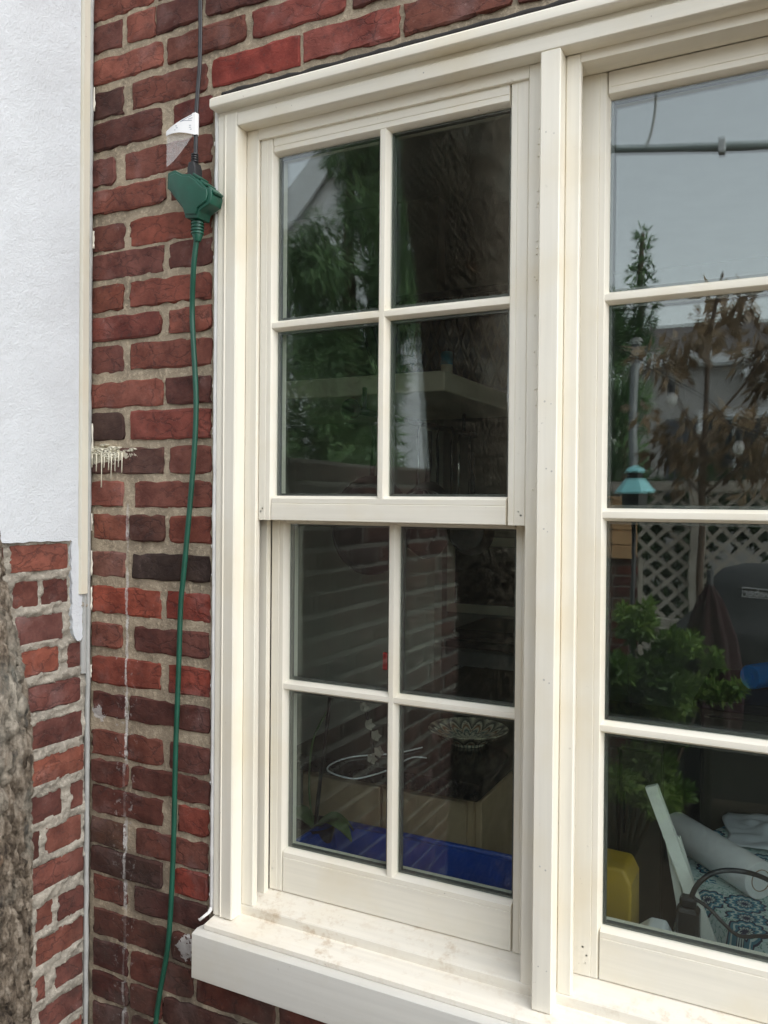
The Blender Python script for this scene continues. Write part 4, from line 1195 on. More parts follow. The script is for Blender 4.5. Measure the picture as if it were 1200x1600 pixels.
# low bench under the lower sash with bin, orchid, box
bn = thing('bench', 'dark wooden bench standing inside under the window', 'bench', (-.3, .33, .10))
MB().prism([(-.68, -.17), (.205, -.17), (.205, -.06), (-.12, -.06), (-.12, .14), (-.68, .14)], 2, .660, .690).build('top', M_enamel, bn)
for (x, y) in ((-.65, -.14), (-.65, .11), (.18, -.14), (-.15, .11)): MB().box(x - .02, x + .02, y - .02, y + .02, 0, .6595).build('leg', M_enamel, bn)
bi = thing('storage_bin', 'deep blue plastic bin just inside the lower right pane', 'bin', (-.665, .225, .791))
bm2 = MB(); W_, D_, h_ = .235, .095, .064
def ringbox(mb, w0, d0, w1, d1, z0, z1, fl=False):
    vs_ = [(-w0, -d0, z0), (w0, -d0, z0), (w0, d0, z0), (-w0, d0, z0), (-w1, -d1, z1), (w1, -d1, z1), (w1, d1, z1), (-w1, d1, z1)]
    fs_ = [(0, 1, 5, 4), (1, 2, 6, 5), (2, 3, 7, 6), (3, 0, 4, 7)]
    mb.add(vs_, [f[::-1] for f in fs_] if fl else fs_)
ringbox(bm2, W_ - .018, D_ - .014, W_, D_, 0, h_); ringbox(bm2, W_, D_, W_ + .012, D_ + .010, h_, h_ + .001); ringbox(bm2, W_ + .012, D_ + .010, W_ + .012, D_ + .010, h_ - .01, h_ + .001)
ringbox(bm2, W_ - .005, D_ - .005, W_, D_, h_ + .0005, h_ + .001, True); ringbox(bm2, W_ - .022, D_ - .018, W_ - .005, D_ - .005, .004, h_ + .0005, True)
bm2.add([(-W_ + .022, -D_ + .018, .004), (W_ - .022, -D_ + .018, .004), (W_ - .022, D_ - .018, .004), (-W_ + .022, D_ - .018, .004)], [(0, 1, 2, 3)])
rimp = [(-W_ - .012, -D_ - .010, h_), (W_ + .012, -D_ - .010, h_), (W_ + .012, D_ + .010, h_), (-W_ - .012, D_ + .010, h_)]
rm_ = MB()
for k in range(4): rm_.tube([rimp[k], rimp[(k + 1) % 4]], .0065, 8)
bm2.build('tub', M_blue, bi); rm_.build('rim', M_blue, bi, (0, 0, 0), True)

orc = thing('orchid', 'potted orchid with white blossoms at the left end of the bench', 'plant', (-.925, .285, .791))
M_petal = simple('white_petal', (0.30, 0.28, 0.23), .5, .08, 40); M_gstem = simple('green_stem', (0.06, 0.11, 0.035), .5, .2, 40)
MB().lathe([(.030, 0), (.042, .05), (.045, .07), (.042, .07), (.036, .055), (.002, .05)], (0, 0, 0), 24).build('pot', M_enamel, orc, (0, 0, 0), True, 40)
MB().tube(smooth_pts([(0, 0, .05), (.012, 0, .16), (.030, 0, .28), (.040, 0, .345), (.075, .0, .362), (.110, .0, .345), (.130, 0, .30), (.140, 0, .25), (.150, 0, .215)], 5), .0032, 8).build('stem', M_enamel, orc, (0, 0, 0), True)
MB().tube(smooth_pts([(-.008, .01, .05), (-.02, .01, .14), (-.012, .01, .24), (.025, .005, .31)], 5), .0022, 7).build('stem', M_gstem, orc, (0, 0, 0), True)
MB().tube([(.003, 0, .05), (.034, .004, .36)], .0028, 7).build('stake', M_iron, orc, (0, 0, 0), True)
for k, (ax, ln_) in enumerate(((-2.4, .13), (-.5, .12), (.6, .10), (2.7, .11))):
    lf = MB(); vs_ = []; fs_ = []
    for i in range(8):
        tq = i / 7; rr_ = tq * ln_; wq = .020 * math.sin(math.pi * min(1, tq * .92 + .08)) + .002
        x, y = rr_ * math.cos(ax), rr_ * math.sin(ax) * .45; zq = .055 + .05 * math.sin(tq * 2.4) - .03 * tq
        nx_, ny_ = -math.sin(ax), math.cos(ax)
        vs_ += [(x - nx_ * wq, y - ny_ * wq, zq + .004), (x, y, zq), (x + nx_ * wq, y + ny_ * wq, zq + .004)]
    for i in range(7):
        for q in (0, 1): fs_.append((i * 3 + q, i * 3 + q + 1, i * 3 + q + 4, i * 3 + q + 3))
    lf.add(vs_, fs_); lf.build('leaf', M_gstem, orc, (0, 0, 0), True)
rq = random.Random(9)
for k, (x, z) in enumerate(((.105, .355), (.122, .335), (.135, .300), (.150, .280), (.158, .248), (.142, .232), )[:6]):
    f = MB(); tilt = rq.uniform(-.5, .5)
    for q in range(5):
        a_ = q * 2 * math.pi / 5 + rq.uniform(-.1, .1); R_ = .013
        ca, sa = math.cos(a_), math.sin(a_)
        f.add([(x, -.006, z), (x + R_ * .72 * math.cos(a_ - .62), -.010, z + R_ * .72 * math.sin(a_ - .62)), (x + R_ * ca, -.006 + tilt * .008, z + R_ * sa), (x + R_ * .72 * math.cos(a_ + .62), -.010, z + R_ * .72 * math.sin(a_ + .62))], [(0, 1, 2, 3)])
    f.build('blossom', M_petal, orc, (0, 0, 0), True)

yb = thing('yellow_box', 'mustard yellow plastic box in the lower left corner of the wide pane', 'box', (-.293, .225, .791))
yb_m = MB().prism([(-.045, 0), (.045, 0), (.044, .125), (.032, .148), (-.045, .150)], 1, -.04, .04); yo = yb_m.build('body', M_yel, yb)
bv = yo.modifiers.new('b', 'BEVEL'); bv.width = .006; bv.segments = 3
MB().box(-.044, .040, -.046, -.0405, .05, .053).build('seam', M_yel, yb)

# black adapter, white adapter with their cables
ad_ = thing('power_adapter', 'black power adapter on the bench with two cables', 'adapter', (-.163, .215, .791))
MB().box(-.018, .018, -.016, .016, 0, .098, .005).build('body', M_black, ad_); MB().box(-.013, .013, -.011, .011, .0985, .115, .004).build('plug', M_black, ad_)
AO = (-.163, .215, .791)
MB().tube(smooth_pts([(-.160, .215, .900), (-.150, .22, .925), (-.128, .23, .945), (-.098, .25, .948), (-.06, .28, .935), (-.03, .33, .90), (.0, .38, .85)], 6), .0042, 8).build('cable', M_black, ad_, AO, True)
MB().tube(smooth_pts([(-.155, .215, .905), (-.13, .21, .895), (-.11, .205, .880), (-.085, .21, .862), (-.05, .24, .856), (-.01, .28, .84)], 6), .0030, 8).build('cable', M_black, ad_, AO, True)
wa = thing('white_adapter', 'white plug-in adapter lying beside the black power adapter', 'adapter', (-.215, .20, .791))
wao = MB().prism([(-.030, 0), (.028, 0), (.028, .050), (.018, .066), (-.006, .066), (-.030, .046)], 1, -.02, .02).build('body', M_white, wa)
bv = wao.modifiers.new('b', 'BEVEL'); bv.width = .004; bv.segments = 2
for k in range(3): MB().box(.002 + k * .007, .005 + k * .007, -.0212, -.0202, .030, .036).build('pin_hole', M_print, wa)
w2 = thing('white_adapter', 'small white charger just right of the black adapter', 'adapter', (-.122, .20, .791))
MB().box(-.016, .016, -.012, .012, 0, .046, .005).build('body', M_white, w2); MB().box(-.008, .008, -.016, -.0125, .01, .03, .001).build('socket', M_print, w2)

# white folding chair back leaning by the table
ch = thing('folding_chair', 'white painted folding chair with slanting back beside the table', 'chair', (-.16, .26, .10))
HO = (-.16, .26, .10)
def slat(mb, a, b, wdt, dep):
    a, b = Vector(a), Vector(b); d = (b - a).normalized(); s_ = Vector((d.z, 0, -d.x)).normalized(); f_ = Vector((0, 1, 0))
    vs_ = []
    for e in (a, b):
        for (u, v_) in ((-1, -1), (1, -1), (1, 1), (-1, 1)): vs_.append(e + s_ * (u * wdt / 2) + f_ * (v_ * dep / 2))
    mb.add(vs_, [(0, 3, 2, 1), (4, 5, 6, 7), (0, 1, 5, 4), (1, 2, 6, 5), (2, 3, 7, 6), (3, 0, 4, 7)]); return mb
slat(MB(), (-.228, .245, 1.068), (-.085, .250, .70), .020, .012).build('back_post', M_whitewood, ch, HO)
slat(MB(), (-.205, .262, 1.000), (-.150, .262, .70), .012, .010).build('slat', M_whitewood, ch, HO)
slat(MB(), (-.198, .272, .985), (-.128, .272, .70), .010, .010).build('slat', M_whitewood, ch, HO)
slat(MB(), (-.190, .282, .975), (-.105, .282, .70), .010, .010).build('slat', M_whitewood, ch, HO)
slat(MB(), (-.085, .250, .6995), (.08, .250, .11), .022, .014).build('leg', M_whitewood, ch, HO)
slat(MB(), (.05, .270, .55), (-.17, .270, .11), .022, .014).build('leg', M_whitewood, ch, HO)
slat(MB(), (-.13, .262, .699), (-.02, .262, .55), .012, .010).build('slat', M_whitewood, ch, HO)

# round table with patterned cloth
tb = thing('round_table', 'round dining table under a patterned teal cloth', 'table', (.225, .775, .10))
MB().lathe([(.02, .620), (.445, .620), (.445, .652), (.02, .652)], (0, 0, 0), 48).build('tabletop', M_wood, tb, (0, 0, 0), True, 40)
MB().lathe([(.22, 0), (.20, .03), (.05, .06), (.045, .55), (.12, .6195)], (0, 0, 0), 24).build('pedestal', M_wood, tb, (0, 0, 0), True, 40)
m, t, p, g = new_mat('medallion_print')
pos = g.outputs['Position']
vor = N(t, 'ShaderNodeTexVoronoi', feature='F1'); vor.inputs['Scale'].default_value = 9.0; vor.inputs['Randomness'].default_value = .62
t.links.new(pos, vor.inputs['Vector'])
sb = N(t, 'ShaderNodeVectorMath', operation='SUBTRACT')
scl = N(t, 'ShaderNodeVectorMath', operation='SCALE'); scl.inputs['Scale'].default_value = 1.0
t.links.new(pos, sb.inputs[0]); t.links.new(vor.outputs['Position'], sb.inputs[1])
sx = N(t, 'ShaderNodeSeparateXYZ'); t.links.new(sb.outputs[0], sx.inputs[0])
an = math_n(t, 'ARCTAN2', sx.outputs[1], sx.outputs[0])
hyp = math_n(t, 'SQRT', math_n(t, 'ADD', math_n(t, 'POWER', sx.outputs[0], 2.0), math_n(t, 'POWER', sx.outputs[1], 2.0)))
pet = math_n(t, 'ABSOLUTE', math_n(t, 'SINE', math_n(t, 'MULTIPLY', an, 6.0)))
rad = math_n(t, 'ADD', hyp, math_n(t, 'MULTIPLY', pet, -.006))
base = (.58, .72, .70); navy = (.012, .025, .075); teal = (.05, .24, .33)
rings = ramp(t, math_n(t, 'MULTIPLY', rad, 16.0), [(0.0, navy), (.07, base), (.13, navy), (.19, teal), (.30, base), (.38, teal), (.48, navy), (.56, base), (1.0, base)])
rings.color_ramp.interpolation = 'CONSTANT'
nz2 = noise_n(t, pos, 60, 3)
vine = ramp(t, nz2.outputs[0], [(.47, base), (.49, (.14, .32, .26)), (.51, (.14, .32, .26)), (.53, base)])
a = mixc(t, vine.outputs[0], rings.outputs[0], math_n(t, 'LESS_THAN', rad, .0345))
t.links.new(a, p.inputs['Base Color']); p.inputs['Roughness'].default_value = .85
clm = MB(); vs_ = []; fs_ = []; na = 96; prof = [(0, .6545), (.15, .6545), (.30, .6545), (.42, .6545), (.447, .652), (.456, .640), (.462, .60), (.470, .53), (.478, .46), (.485, .40)]
for (rr_, zz_) in prof:
    for i in range(na):
        g_ = 2 * math.pi * i / na
        k_ = max(0, .652 - zz_) / .25
        q_ = rr_ + .020 * k_ * math.sin(g_ * 14) + .008 * k_ * math.sin(g_ * 5 + 1)
        vs_.append((.225 + q_ * math.cos(g_), .775 + q_ * math.sin(g_), .10 + zz_))
for j in range(len(prof) - 1):
    for i in range(na): fs_.append((j * na + i, j * na + (i + 1) % na, (j + 1) * na + (i + 1) % na, (j + 1) * na + i))
clm.add(vs_, fs_)
cto = clm.build('tablecloth', m, None, (0, 0, 0), True)
so_ = cto.modifiers.new('s', 'SOLIDIFY'); so_.thickness = .0015; so_.offset = 1
tag(cto, 'pale teal tablecloth printed with navy medallions', 'tablecloth')
# paper towel roll
A_, B_ = Vector((-.236, .775, .7950)), Vector((-.094, .625, .7950))
pt = thing('paper_towel_roll', 'white paper towel roll lying on the patterned tablecloth', 'paper towel', tuple((A_ + B_) / 2))
d_ = (B_ - A_); Lr = .275; ang = math.atan2(d_.y, d_.x); pt.rotation_euler = (0, 0, ang)
M_paper = simple('white_paper', (.78, .77, .75), .9, .05, 60, .3, bscale=160)
M_card = simple('brown_cardboard', (.34, .23, .15), .8, .1, 40)
MB().lathe([(.022, -Lr / 2), (.0370, -Lr / 2), (.0385, -Lr / 2 + .002), (.0385, Lr / 2 - .002), (.0370, Lr / 2), (.022, Lr / 2)], (0, 0, 0), 40, 0).build('paper', M_paper, pt, (0, 0, 0), True, 40)
hc_ = MB(); n = 28
for k in range(n):
    pass
prc = [(.0205, -Lr / 2 - .001), (.0222, -Lr / 2 - .001), (.0222, Lr / 2 + .0012), (.0205, Lr / 2 + .0012)]
vs_ = []; fs_ = []
for (rr_, hh) in prc:
    for k in range(n):
        g_ = 2 * math.pi * k / n; vs_.append((hh, rr_ * math.cos(g_), rr_ * math.sin(g_)))
for i in range(4):
    for k in range(n):
        fs_.append((i * n + k, i * n + (k + 1) % n, ((i + 1) % 4) * n + (k + 1) % n, ((i + 1) % 4) * n + k))
hc_.add(vs_, fs_); hc_.build('cardboard_core', M_card, pt, (0, 0, 0), True, 40)
MB().lathe([(.0204, Lr / 2 - .05), (.001, Lr / 2 - .0505)], (0, 0, 0), 20, 0).build('core_shadow', M_card, pt)
# napkin
vs_ = []; fs_ = []; q = 26
for j in range(q + 1):
    for i in range(q + 1):
        x = (i / q - .5) * .22; y = (j / q - .5) * .22
        r2 = math.hypot(x, y) / .14
        zz_ = .006 + max(0, 1 - r2) * .020 + .022 * max(0, 1.1 - r2) * abs(mnoise.noise(Vector((x * 22, y * 22, 2)))) * 1.6
        e_ = 1 + .25 * mnoise.noise(Vector((x * 9, y * 9, 7)))
        vs_.append((-.055 + x * e_, .955 + y * e_, .7545 + zz_))
for j in range(q):
    for i in range(q): a_ = j * (q + 1) + i; fs_.append((a_, a_ + 1, a_ + q + 2, a_ + q + 1))
nk = MB().add(vs_, fs_).build('napkin', M_white, None, (0, 0, 0), True)
nk.modifiers.new('s', 'SOLIDIFY').thickness = .001
tag(nk, 'crumpled white napkin on the patterned cloth behind the paper towel', 'napkin')
# sideboard with bright blue tube, tall cupboard
sd = thing('sideboard', 'dark low sideboard behind the round table', 'sideboard', (.5, 1.75, .10))
MB().box(-.78, .9, -.25, .25, .06, .82, .004).build('carcass', M_olive, sd); MB().box(-.80, .92, -.27, .27, .821, .850, .004).build('top', M_enamel, sd)
for k in range(3): MB().box(-.77 + k * .56, -.23 + k * .56, -.2665, -.2505, .08, .80, .003).build('door', M_olive, sd)
for (x, y) in ((-.74, -.2), (-.74, .2), (.86, -.2), (.86, .2)): MB().box(x - .025, x + .025, y - .025, y + .025, 0, .0595).build('leg', M_enamel, sd)
fr = thing('foam_roller', 'bright blue foam roller with a pale blue end on the sideboard', 'foam roller', (-.152 + .155 * .55, 1.70 + .155 * .83, .9905))
fr.rotation_euler = (0, 0, -.585)
MB().lathe([(.008, -.155), (.036, -.155), (.0395, -.150), (.0395, .30), (.036, .305), (.008, .305)], (0, 0, 0), 32, 1).build('tube', M_bright, fr, (0, 0, 0), True, 40)
MB().lathe([(.012, -.158), (.012, -.150)], (0, 0, 0), 16, 1).build('end_plug', M_bright, fr)
tc_ = thing('cupboard', 'dark olive cupboard with two doors left of the round table', 'cupboard', (-.47, 1.42, .10))
MB().box(-.14, .12, -.18, .30, 0, .76, .003).build('carcass', M_olive, tc_)
for (xa, xb) in ((-.138, -.004), (.004, .118)): MB().box(xa, xb, -.198, -.1805, .05, .74, .003).build('door', M_olive, tc_)
MB().box(.014, .020, -.212, -.1985, .5, .62, .002).build('handle', M_iron, tc_)

# ---------------------------------------------------------------- GARDEN (seen in the glass)
M_clap = simple('white_clapboard', (.80, .81, .82), .7, .06, 4)
M_grey = simple('grey_render', (.38, .365, .35), .85, .08, 4)
M_roof = simple('dark_roof_shingle', (.09, .075, .07), .9, .25, 12)
M_wtrim = simple('white_trim', (.72, .74, .76), .5, .05, 10)
M_win = simple('dark_window_glass', (.03, .035, .04), .1, .2, 4)
M_fence = simple('weathered_cedar', (.50, .46, .40), .85, .2, 14)
M_panel = simple('brown_timber', (.62, .36, .17), .7, .2, 10)
M_shut = simple('slate_shutter', (.07, .075, .09), .6, .1, 10)

def house(name, label, x0, x1, y0, y1, zeave, zridge, wallm, axis, wins, over=.08):
    o = thing(name, label, 'house', ((x0 + x1) / 2, y0, 0))
    O = ((x0 + x1) / 2, y0, 0)
    MB().box(x0, x1, y1, y0, 0, zeave).build('wall', wallm, o, O)
    rf_ = MB()
    if axis == 0:      # ridge along x
        ym = (y0 + y1) / 2
        rf_.prism([(y0 + over, zeave - .10), (y0 + over, zeave + .06), (ym, zridge), (y1 - over, zeave + .06), (y1 - over, zeave - .10), (ym, zridge - .2)], 0, x0 - over, x1 + over)
        ro = rf_.build('roof', M_roof, o, O)
        MB().box(x0 - over, x1 + over, y0 + over + .005, y0 + over + .10, zeave - .12, zeave + .04).build('gutter', M_wtrim, ro, O)
        MB().box(x0 - over, x1 + over, y0 + .01, y0 + over, zeave - .16, zeave - .12).build('soffit', M_grey, ro, O)
    else:
        xm = (x0 + x1) / 2
        MB().prism([(x0, zeave), (x1, zeave), (xm, zridge - .15)], 1, y1, y0).build('gable', wallm, o, O)
        ro = rf_.prism([(x0 - over, zeave - .22), (x0 - over, zeave - .06), (xm, zridge + .12), (x1 + over, zeave - .06), (x1 + over, zeave - .22), (xm, zridge - .06)], 1, y1 - over, y0 + over).build('roof', M_roof, o, O)
        MB().prism([(x0 - over, zeave - .55), (x0 - over, zeave - .06), (xm, zridge + .12), (x1 + over, zeave - .06), (x1 + over, zeave - .55), (xm, zridge - .37)], 1, y0 + over + .004, y0 + over + .05).build('rake_board', M_wtrim, ro, O)
    for (wx, wz, ww, wh, sh) in wins:
        f = MB()
        for bx in ((wx - ww / 2 - .09, wx + ww / 2 + .09, wz + wh / 2, wz + wh / 2 + .1), (wx - ww / 2 - .09, wx + ww / 2 + .09, wz - wh / 2 - .1, wz - wh / 2), (wx - ww / 2 - .09, wx - ww / 2, wz - wh / 2, wz + wh / 2), (wx + ww / 2, wx + ww / 2 + .09, wz - wh / 2, wz + wh / 2), (wx - .02, wx + .02, wz - wh / 2, wz + wh / 2)):
            f.box(bx[0], bx[1], y0 + .003, y0 + .06, bx[2], bx[3])
        fo = f.build('window', M_wtrim, o, O)
        MB().box(wx - ww / 2, wx + ww / 2, y0 + .003, y0 + .02, wz - wh / 2, wz + wh / 2).build('pane', M_win, fo, O)
        if sh:
            for s_ in (-1, 1):
                xx = wx + s_ * (ww / 2 + .30)
                sm_ = MB()
                for k in range(9): sm_.box(xx - .18, xx + .18, y0 + .004, y0 + .04, wz - wh / 2 + k * wh / 9 + .006, wz - wh / 2 + (k + 1) * wh / 9 - .006)
                tag(sm_.build('shutter', M_shut, o, O), kind='stuff')
    return o
house('neighbour_house', 'white clapboard house with a gabled white roof edge beyond the evergreen', -7.4, -3.6, -8.0, -13.0, 4.35, 6.15, M_clap, 1, [(-6.1, 3.9, .9, 1.4, False), (-4.75, 3.6, .5, 1.1, False), (-5.2, 1.4, .9, 1.3, False)])
house('neighbour_house', 'low grey house with dark shingled roof behind the lattice fence', -2.4, 6.5, -11.0, -16.0, 3.60, 4.55, M_grey, 0, [(-.9, 2.1, .8, 1.3, True), (1.8, 2.1, 1.0, 1.3, True), (4.2, 2.1, 1.0, 1.3, True)])
fl_ = thing('flood_light', 'small white flood light under the eaves of the low grey house', 'light', (-.70, -10.95, 3.30))
MB().lathe([(.05, -.12), (.09, -.05), (.10, .06), (.085, .065), (.01, .05)], (0, .16, 0), 16, 0).build('lamp_head', M_wtrim, fl_, (0, 0, 0), True, 40)
MB().box(-.04, .04, -.045, .10, -.04, .04, .01).build('mount', M_wtrim, fl_)

# lattice fence
fe = thing('lattice_fence', 'weathered grey lattice fence panel across the garden', 'fence', (-.3, -4.2, 0))
FO = (-.3, -4.2, 0)
posts = (-1.55, -.61, .33, 1.27)
for x in posts: MB().box(x - .045, x + .045, -4.245, -4.155, 0, 1.74, .008).build('post', M_fence, fe, FO)
for i in range(3):
    a_, b_ = posts[i] + .046, posts[i + 1] - .046
    MB().box(a_, b_, -4.23, -4.17, 1.625, 1.690, .005).build('rail', M_fence, fe, FO)
    MB().box(a_, b_, -4.23, -4.17, .735, .800, .005).build('rail', M_fence, fe, FO)
    for k in range(6): 
        x_ = a_ + (b_ - a_) * k / 6
        MB().box(x_ + .003, x_ + (b_ - a_) / 6 - .003, -4.215, -4.195, .03, .733, .003).build('board', M_fence, fe, FO)
    pitch = .122; z0, z1 = .801, 1.624; H_ = z1 - z0
    k = -20
    while k < 30:
        for s_ in (1, -1):
            # lath running at 45 degrees, clipped to the frame
            xs_ = a_ + k * pitch
            P0 = Vector((xs_, 0, z0)); P1 = Vector((xs_ + H_, 0, z1))
            if s_ < 0: P0 = Vector((xs_, 0, z1)); P1 = Vector((xs_ + H_, 0, z0))
            t0, t1 = 0.0, 1.0
            if P0.x < a_: t0 = (a_ - P0.x) / H_
            if P1.x > b_: t1 = (b_ - P0.x) / H_
            if t1 - t0 > .05:
                A = P0 + (P1 - P0) * t0; B = P0 + (P1 - P0) * t1
                yy = -4.197 if s_ > 0 else -4.206
                A.y = B.y = yy
                slat(MB(), A, B, .026, .007).build('lath', M_fence, fe, FO)
        k += 1

def tree(name, label, org, trunk_pts, rad, clumps, n, ln, wd, leafm, droop, out, seed, extra=()):
    o = thing(name, label, 'tree', org)
    MB().tube(smooth_pts(trunk_pts, 4), [rad * (1 - .75 * i / (4 * (len(trunk_pts) - 1))) for i in range(4 * (len(trunk_pts) - 1) + 1)], 10).build('trunk', M_twig, o, org, True)
    for ex in extra:
        MB().tube(smooth_pts(ex, 3), [rad * .35 * (1 - .6 * i / (3 * (len(ex) - 1))) for i in range(3 * (len(ex) - 1) + 1)], 7).build('branch', M_twig, o, org, True)
    foliage('crown', clumps, n, ln, wd, leafm, o, org, droop, out, seed)
    return o
rg = random.Random(33)
# big evergreen mirrored in the upper left panes
cl = []
for k in range(110):
    z = rg.uniform(1.55, 4.6); rr_ = .60 * (1 - .10 * abs(z - 2.4)); a_ = rg.uniform(0, 6.28); q_ = rr_ * math.sqrt(rg.random())
    if z < 2.85: q_ *= .72
    xo_ = -3.02 if z < 2.85 else (-2.82 if z < 3.35 else -2.60)
    if z > 3.35: q_ *= .75
    cl.append((xo_ + q_ * math.cos(a_), -3.85 + q_ * .8 * math.sin(a_), z, rg.uniform(.10, .20), rg.uniform(.10, .2), rg.uniform(.14, .26)))
tree('evergreen_tree', 'tall feathery evergreen tree beyond the low end of the side wall', (-2.92, -3.9, 0), [(-2.92, -3.9, 0), (-2.90, -3.9, 1.5), (-2.93, -3.88, 3.0), (-2.92, -3.9, 4.7)], .09, cl, 46000, .085, .013, M_everg, .55, .6, 3)
# second evergreen at the left of the wide pane
cl = []
for k in range(46):
    z = rg.uniform(.9, 3.3); rr_ = .42 * (1 - (z - .9) / 3.3) + .05; a_ = rg.uniform(0, 6.28); q_ = rr_ * math.sqrt(rg.random())
    cl.append((-1.52 + q_ * math.cos(a_), -6.0 + q_ * math.sin(a_), z, rg.uniform(.08, .16), .12, rg.uniform(.10, .18)))
cl += [(-1.26 + rg.gauss(0, .015 + .06 * k / 12), -5.9, 3.85 - k * .085, .03 + .012 * k, .05, .045) for k in range(13)]
tree('evergreen_tree', 'slender evergreen with a thin leading shoot beside the grey pole', (-1.45, -6.0, 0), [(-1.45, -6.0, 0), (-1.44, -6, 1.6), (-1.30, -5.95, 2.9), (-1.255, -5.9, 3.86)], .06, cl, 15000, .085, .016, M_everg, -.05, .8, 5)
# bronze-leaved tree
cl = []
for (x, z, s_) in ((-.40, 2.72, .15), (-.48, 2.58, .13), (-.30, 2.62, .10), (-.62, 2.42, .13), (-.76, 2.36, .12), (-.68, 2.26, .10), (-.24, 2.36, .15), (-.14, 2.42, .14), (-.22, 2.22, .12), (-.64, 1.95, .16), (-.74, 1.86, .13), (-.56, 1.82, .12), (-.38, 2.03, .13), (-.30, 1.92, .14), (-.20, 1.80, .16), (-.34, 1.76, .12), (-.1, 1.95, .15), (-.52, 2.48, .08), (-.40, 2.48, .08), (-.08, 2.2, .12), (-.82, 2.05, .10), (-.6, 1.66, .10), (-.24, 1.64, .1)):
    cl.append((x, -3.6 + rg.uniform(-.15, .15), z, s_, s_ * .9, s_ * .62))
tree('bronze_leaf_tree', 'young tree with drooping bronze brown leaves in front of the lattice fence', (-.52, -3.6, 0), [(-.52, -3.6, 0), (-.525, -3.6, 1.0), (-.52, -3.6, 1.9), (-.50, -3.6, 2.4), (-.42, -3.6, 2.85)], .026, cl, 1150, .085, .036, M_magn, .55, .75, 8,
     [[(-.52, -3.6, 1.85), (-.64, -3.6, 2.1), (-.76, -3.62, 2.4)], [(-.51, -3.6, 2.0), (-.36, -3.58, 2.15), (-.2, -3.6, 2.4)], [(-.52, -3.6, 1.6), (-.36, -3.6, 1.75), (-.18, -3.6, 1.9)], [(-.52, -3.6, 1.6), (-.64, -3.6, 1.75), (-.75, -3.6, 1.9)]])
# leafy shrub
sh = thing('shrub', 'bright green leafy shrub growing near the house wall', 'shrub', (-.72, -2.25, 0))
cl = [(-.76 + rg.uniform(-.28, .32), -2.2 + rg.gauss(0, .10), rg.uniform(.35, 1.0), .075, .09, .05) for k in range(36)]
cl += [(-.95 + .09 * k, -2.2 + rg.gauss(0, .05), 1.06 + rg.gauss(0, .035) - .03 * max(0, k - 3), .028, .03, .045) for k in range(8)]
cl += [(-.52, -2.2, .90, .07, .07, .05), (-.45, -2.2, .80, .07, .07, .05), (-.37, -2.2, .80, .055, .06, .035), (-.30, -2.2, .78, .05, .05, .03), (-.24, -2.2, .805, .035, .04, .025), (-.5, -2.2, .68, .08, .08, .06), (-.62, -2.2, 1.02, .07, .07, .05)]
foliage('leaves', cl, 20000, .036, .018, M_box, sh, (-.72, -2.25, 0), -.1, .7, 12)
stm = MB()
for k in range(7): stm.tube([(-.72 + .01 * k, -2.25, 0), (-.8 + .05 * k, -2.23, .4), (-.95 + .10 * k, -2.2, .9 - .02 * k)], [.012, .008, .004], 6)
tag(stm.build('stem', M_twig, sh, (-.72, -2.25, 0), True), kind='stuff')
# hedge and trees that close the garden
for k, (x, y, z, r_, lab) in enumerate(((-5.2, -6.2, 1.1, 1.2, 'broad dark hedge left of the tall evergreen'), (2.6, -7.5, 1.5, 1.5, 'broad dark hedge right of the lattice fence'), (-3.0, -9.2, 1.2, 1.0, 'dark hedge between the two neighbouring houses'), (-.2, -5.3, 1.12, 1.5, 'dense dark hedge close behind the lattice fence'))):
    o = thing('hedge', lab, 'hedge', (x, y, 0))
    cl = [(x + rg.uniform(-r_, r_), y + rg.uniform(-.5, .5), rg.uniform(.2, z * 1.5), .4, .4, .3) for _ in range(22)]
    foliage('leaves', cl, 6000, .10, .05, M_hedge, o, (x, y, 0), .1, .7, 40 + k)
    MB().tube([(x, y, 0), (x + .05, y, z)], .05, 8).build('stem', M_twig, o, (x, y, 0), True)
# covered grill with its emblem
gr = thing('covered_grill', 'barbecue grill under a fitted black cover with a small emblem', 'grill', (-.10, -2.9, 0))
GO = (-.10, -2.9, 0)
M_cover = simple('black_vinyl_cover', (.032, .033, .036), .55, .2, 9, .35, bscale=14)
cv = MB(); vs_ = []; fs_ = []; na = 48
pr_ = [(.0, 1.265), (.16, 1.262), (.25, 1.235), (.31, 1.16), (.345, 1.06), (.42, 1.00), (.46, .96), (.465, .80), (.47, .5), (.475, .22)]
for (r_, z_) in pr_:
    for i in range(na):
        g_ = 2 * math.pi * i / na
        e = lambda v_: math.copysign(abs(v_) ** .45, v_)
        fold = 1 + .03 * math.sin(g_ * 11 + z_ * 5) * max(0, (1.0 - z_))
        vs_.append((-.10 + r_ * e(math.cos(g_)) * fold, -2.9 - .0 + r_ * .62 * e(math.sin(g_)) * fold, z_))
for j in range(len(pr_) - 1):
    for i in range(na): fs_.append((j * na + i, j * na + (i + 1) % na, (j + 1) * na + (i + 1) % na, (j + 1) * na + i))
cv.add(vs_, fs_).build('cover', M_cover, gr, GO, True)
for sx_ in (-1, 1):
    for sy_ in (-1, 1): MB().lathe([(.03, 0), (.03, .21)], (-.10 + sx_ * .33, -2.9 + sy_ * .2, 0), 12).build('leg', M_iron, gr, GO)
em = MB().box(-.245, -.085, -2.7065, -2.6995, 1.128, 1.172, .001).build('emblem', M_black, gr, GO)
for bx in ((-.245, -.085, 1.168, 1.172), (-.245, -.085, 1.128, 1.132), (-.245, -.242, 1.132, 1.168), (-.088, -.085, 1.132, 1.168)):
    MB().box(bx[0], bx[1], -2.6990, -2.6980, bx[2], bx[3]).build('emblem_edge', M_wtrim, em, GO)
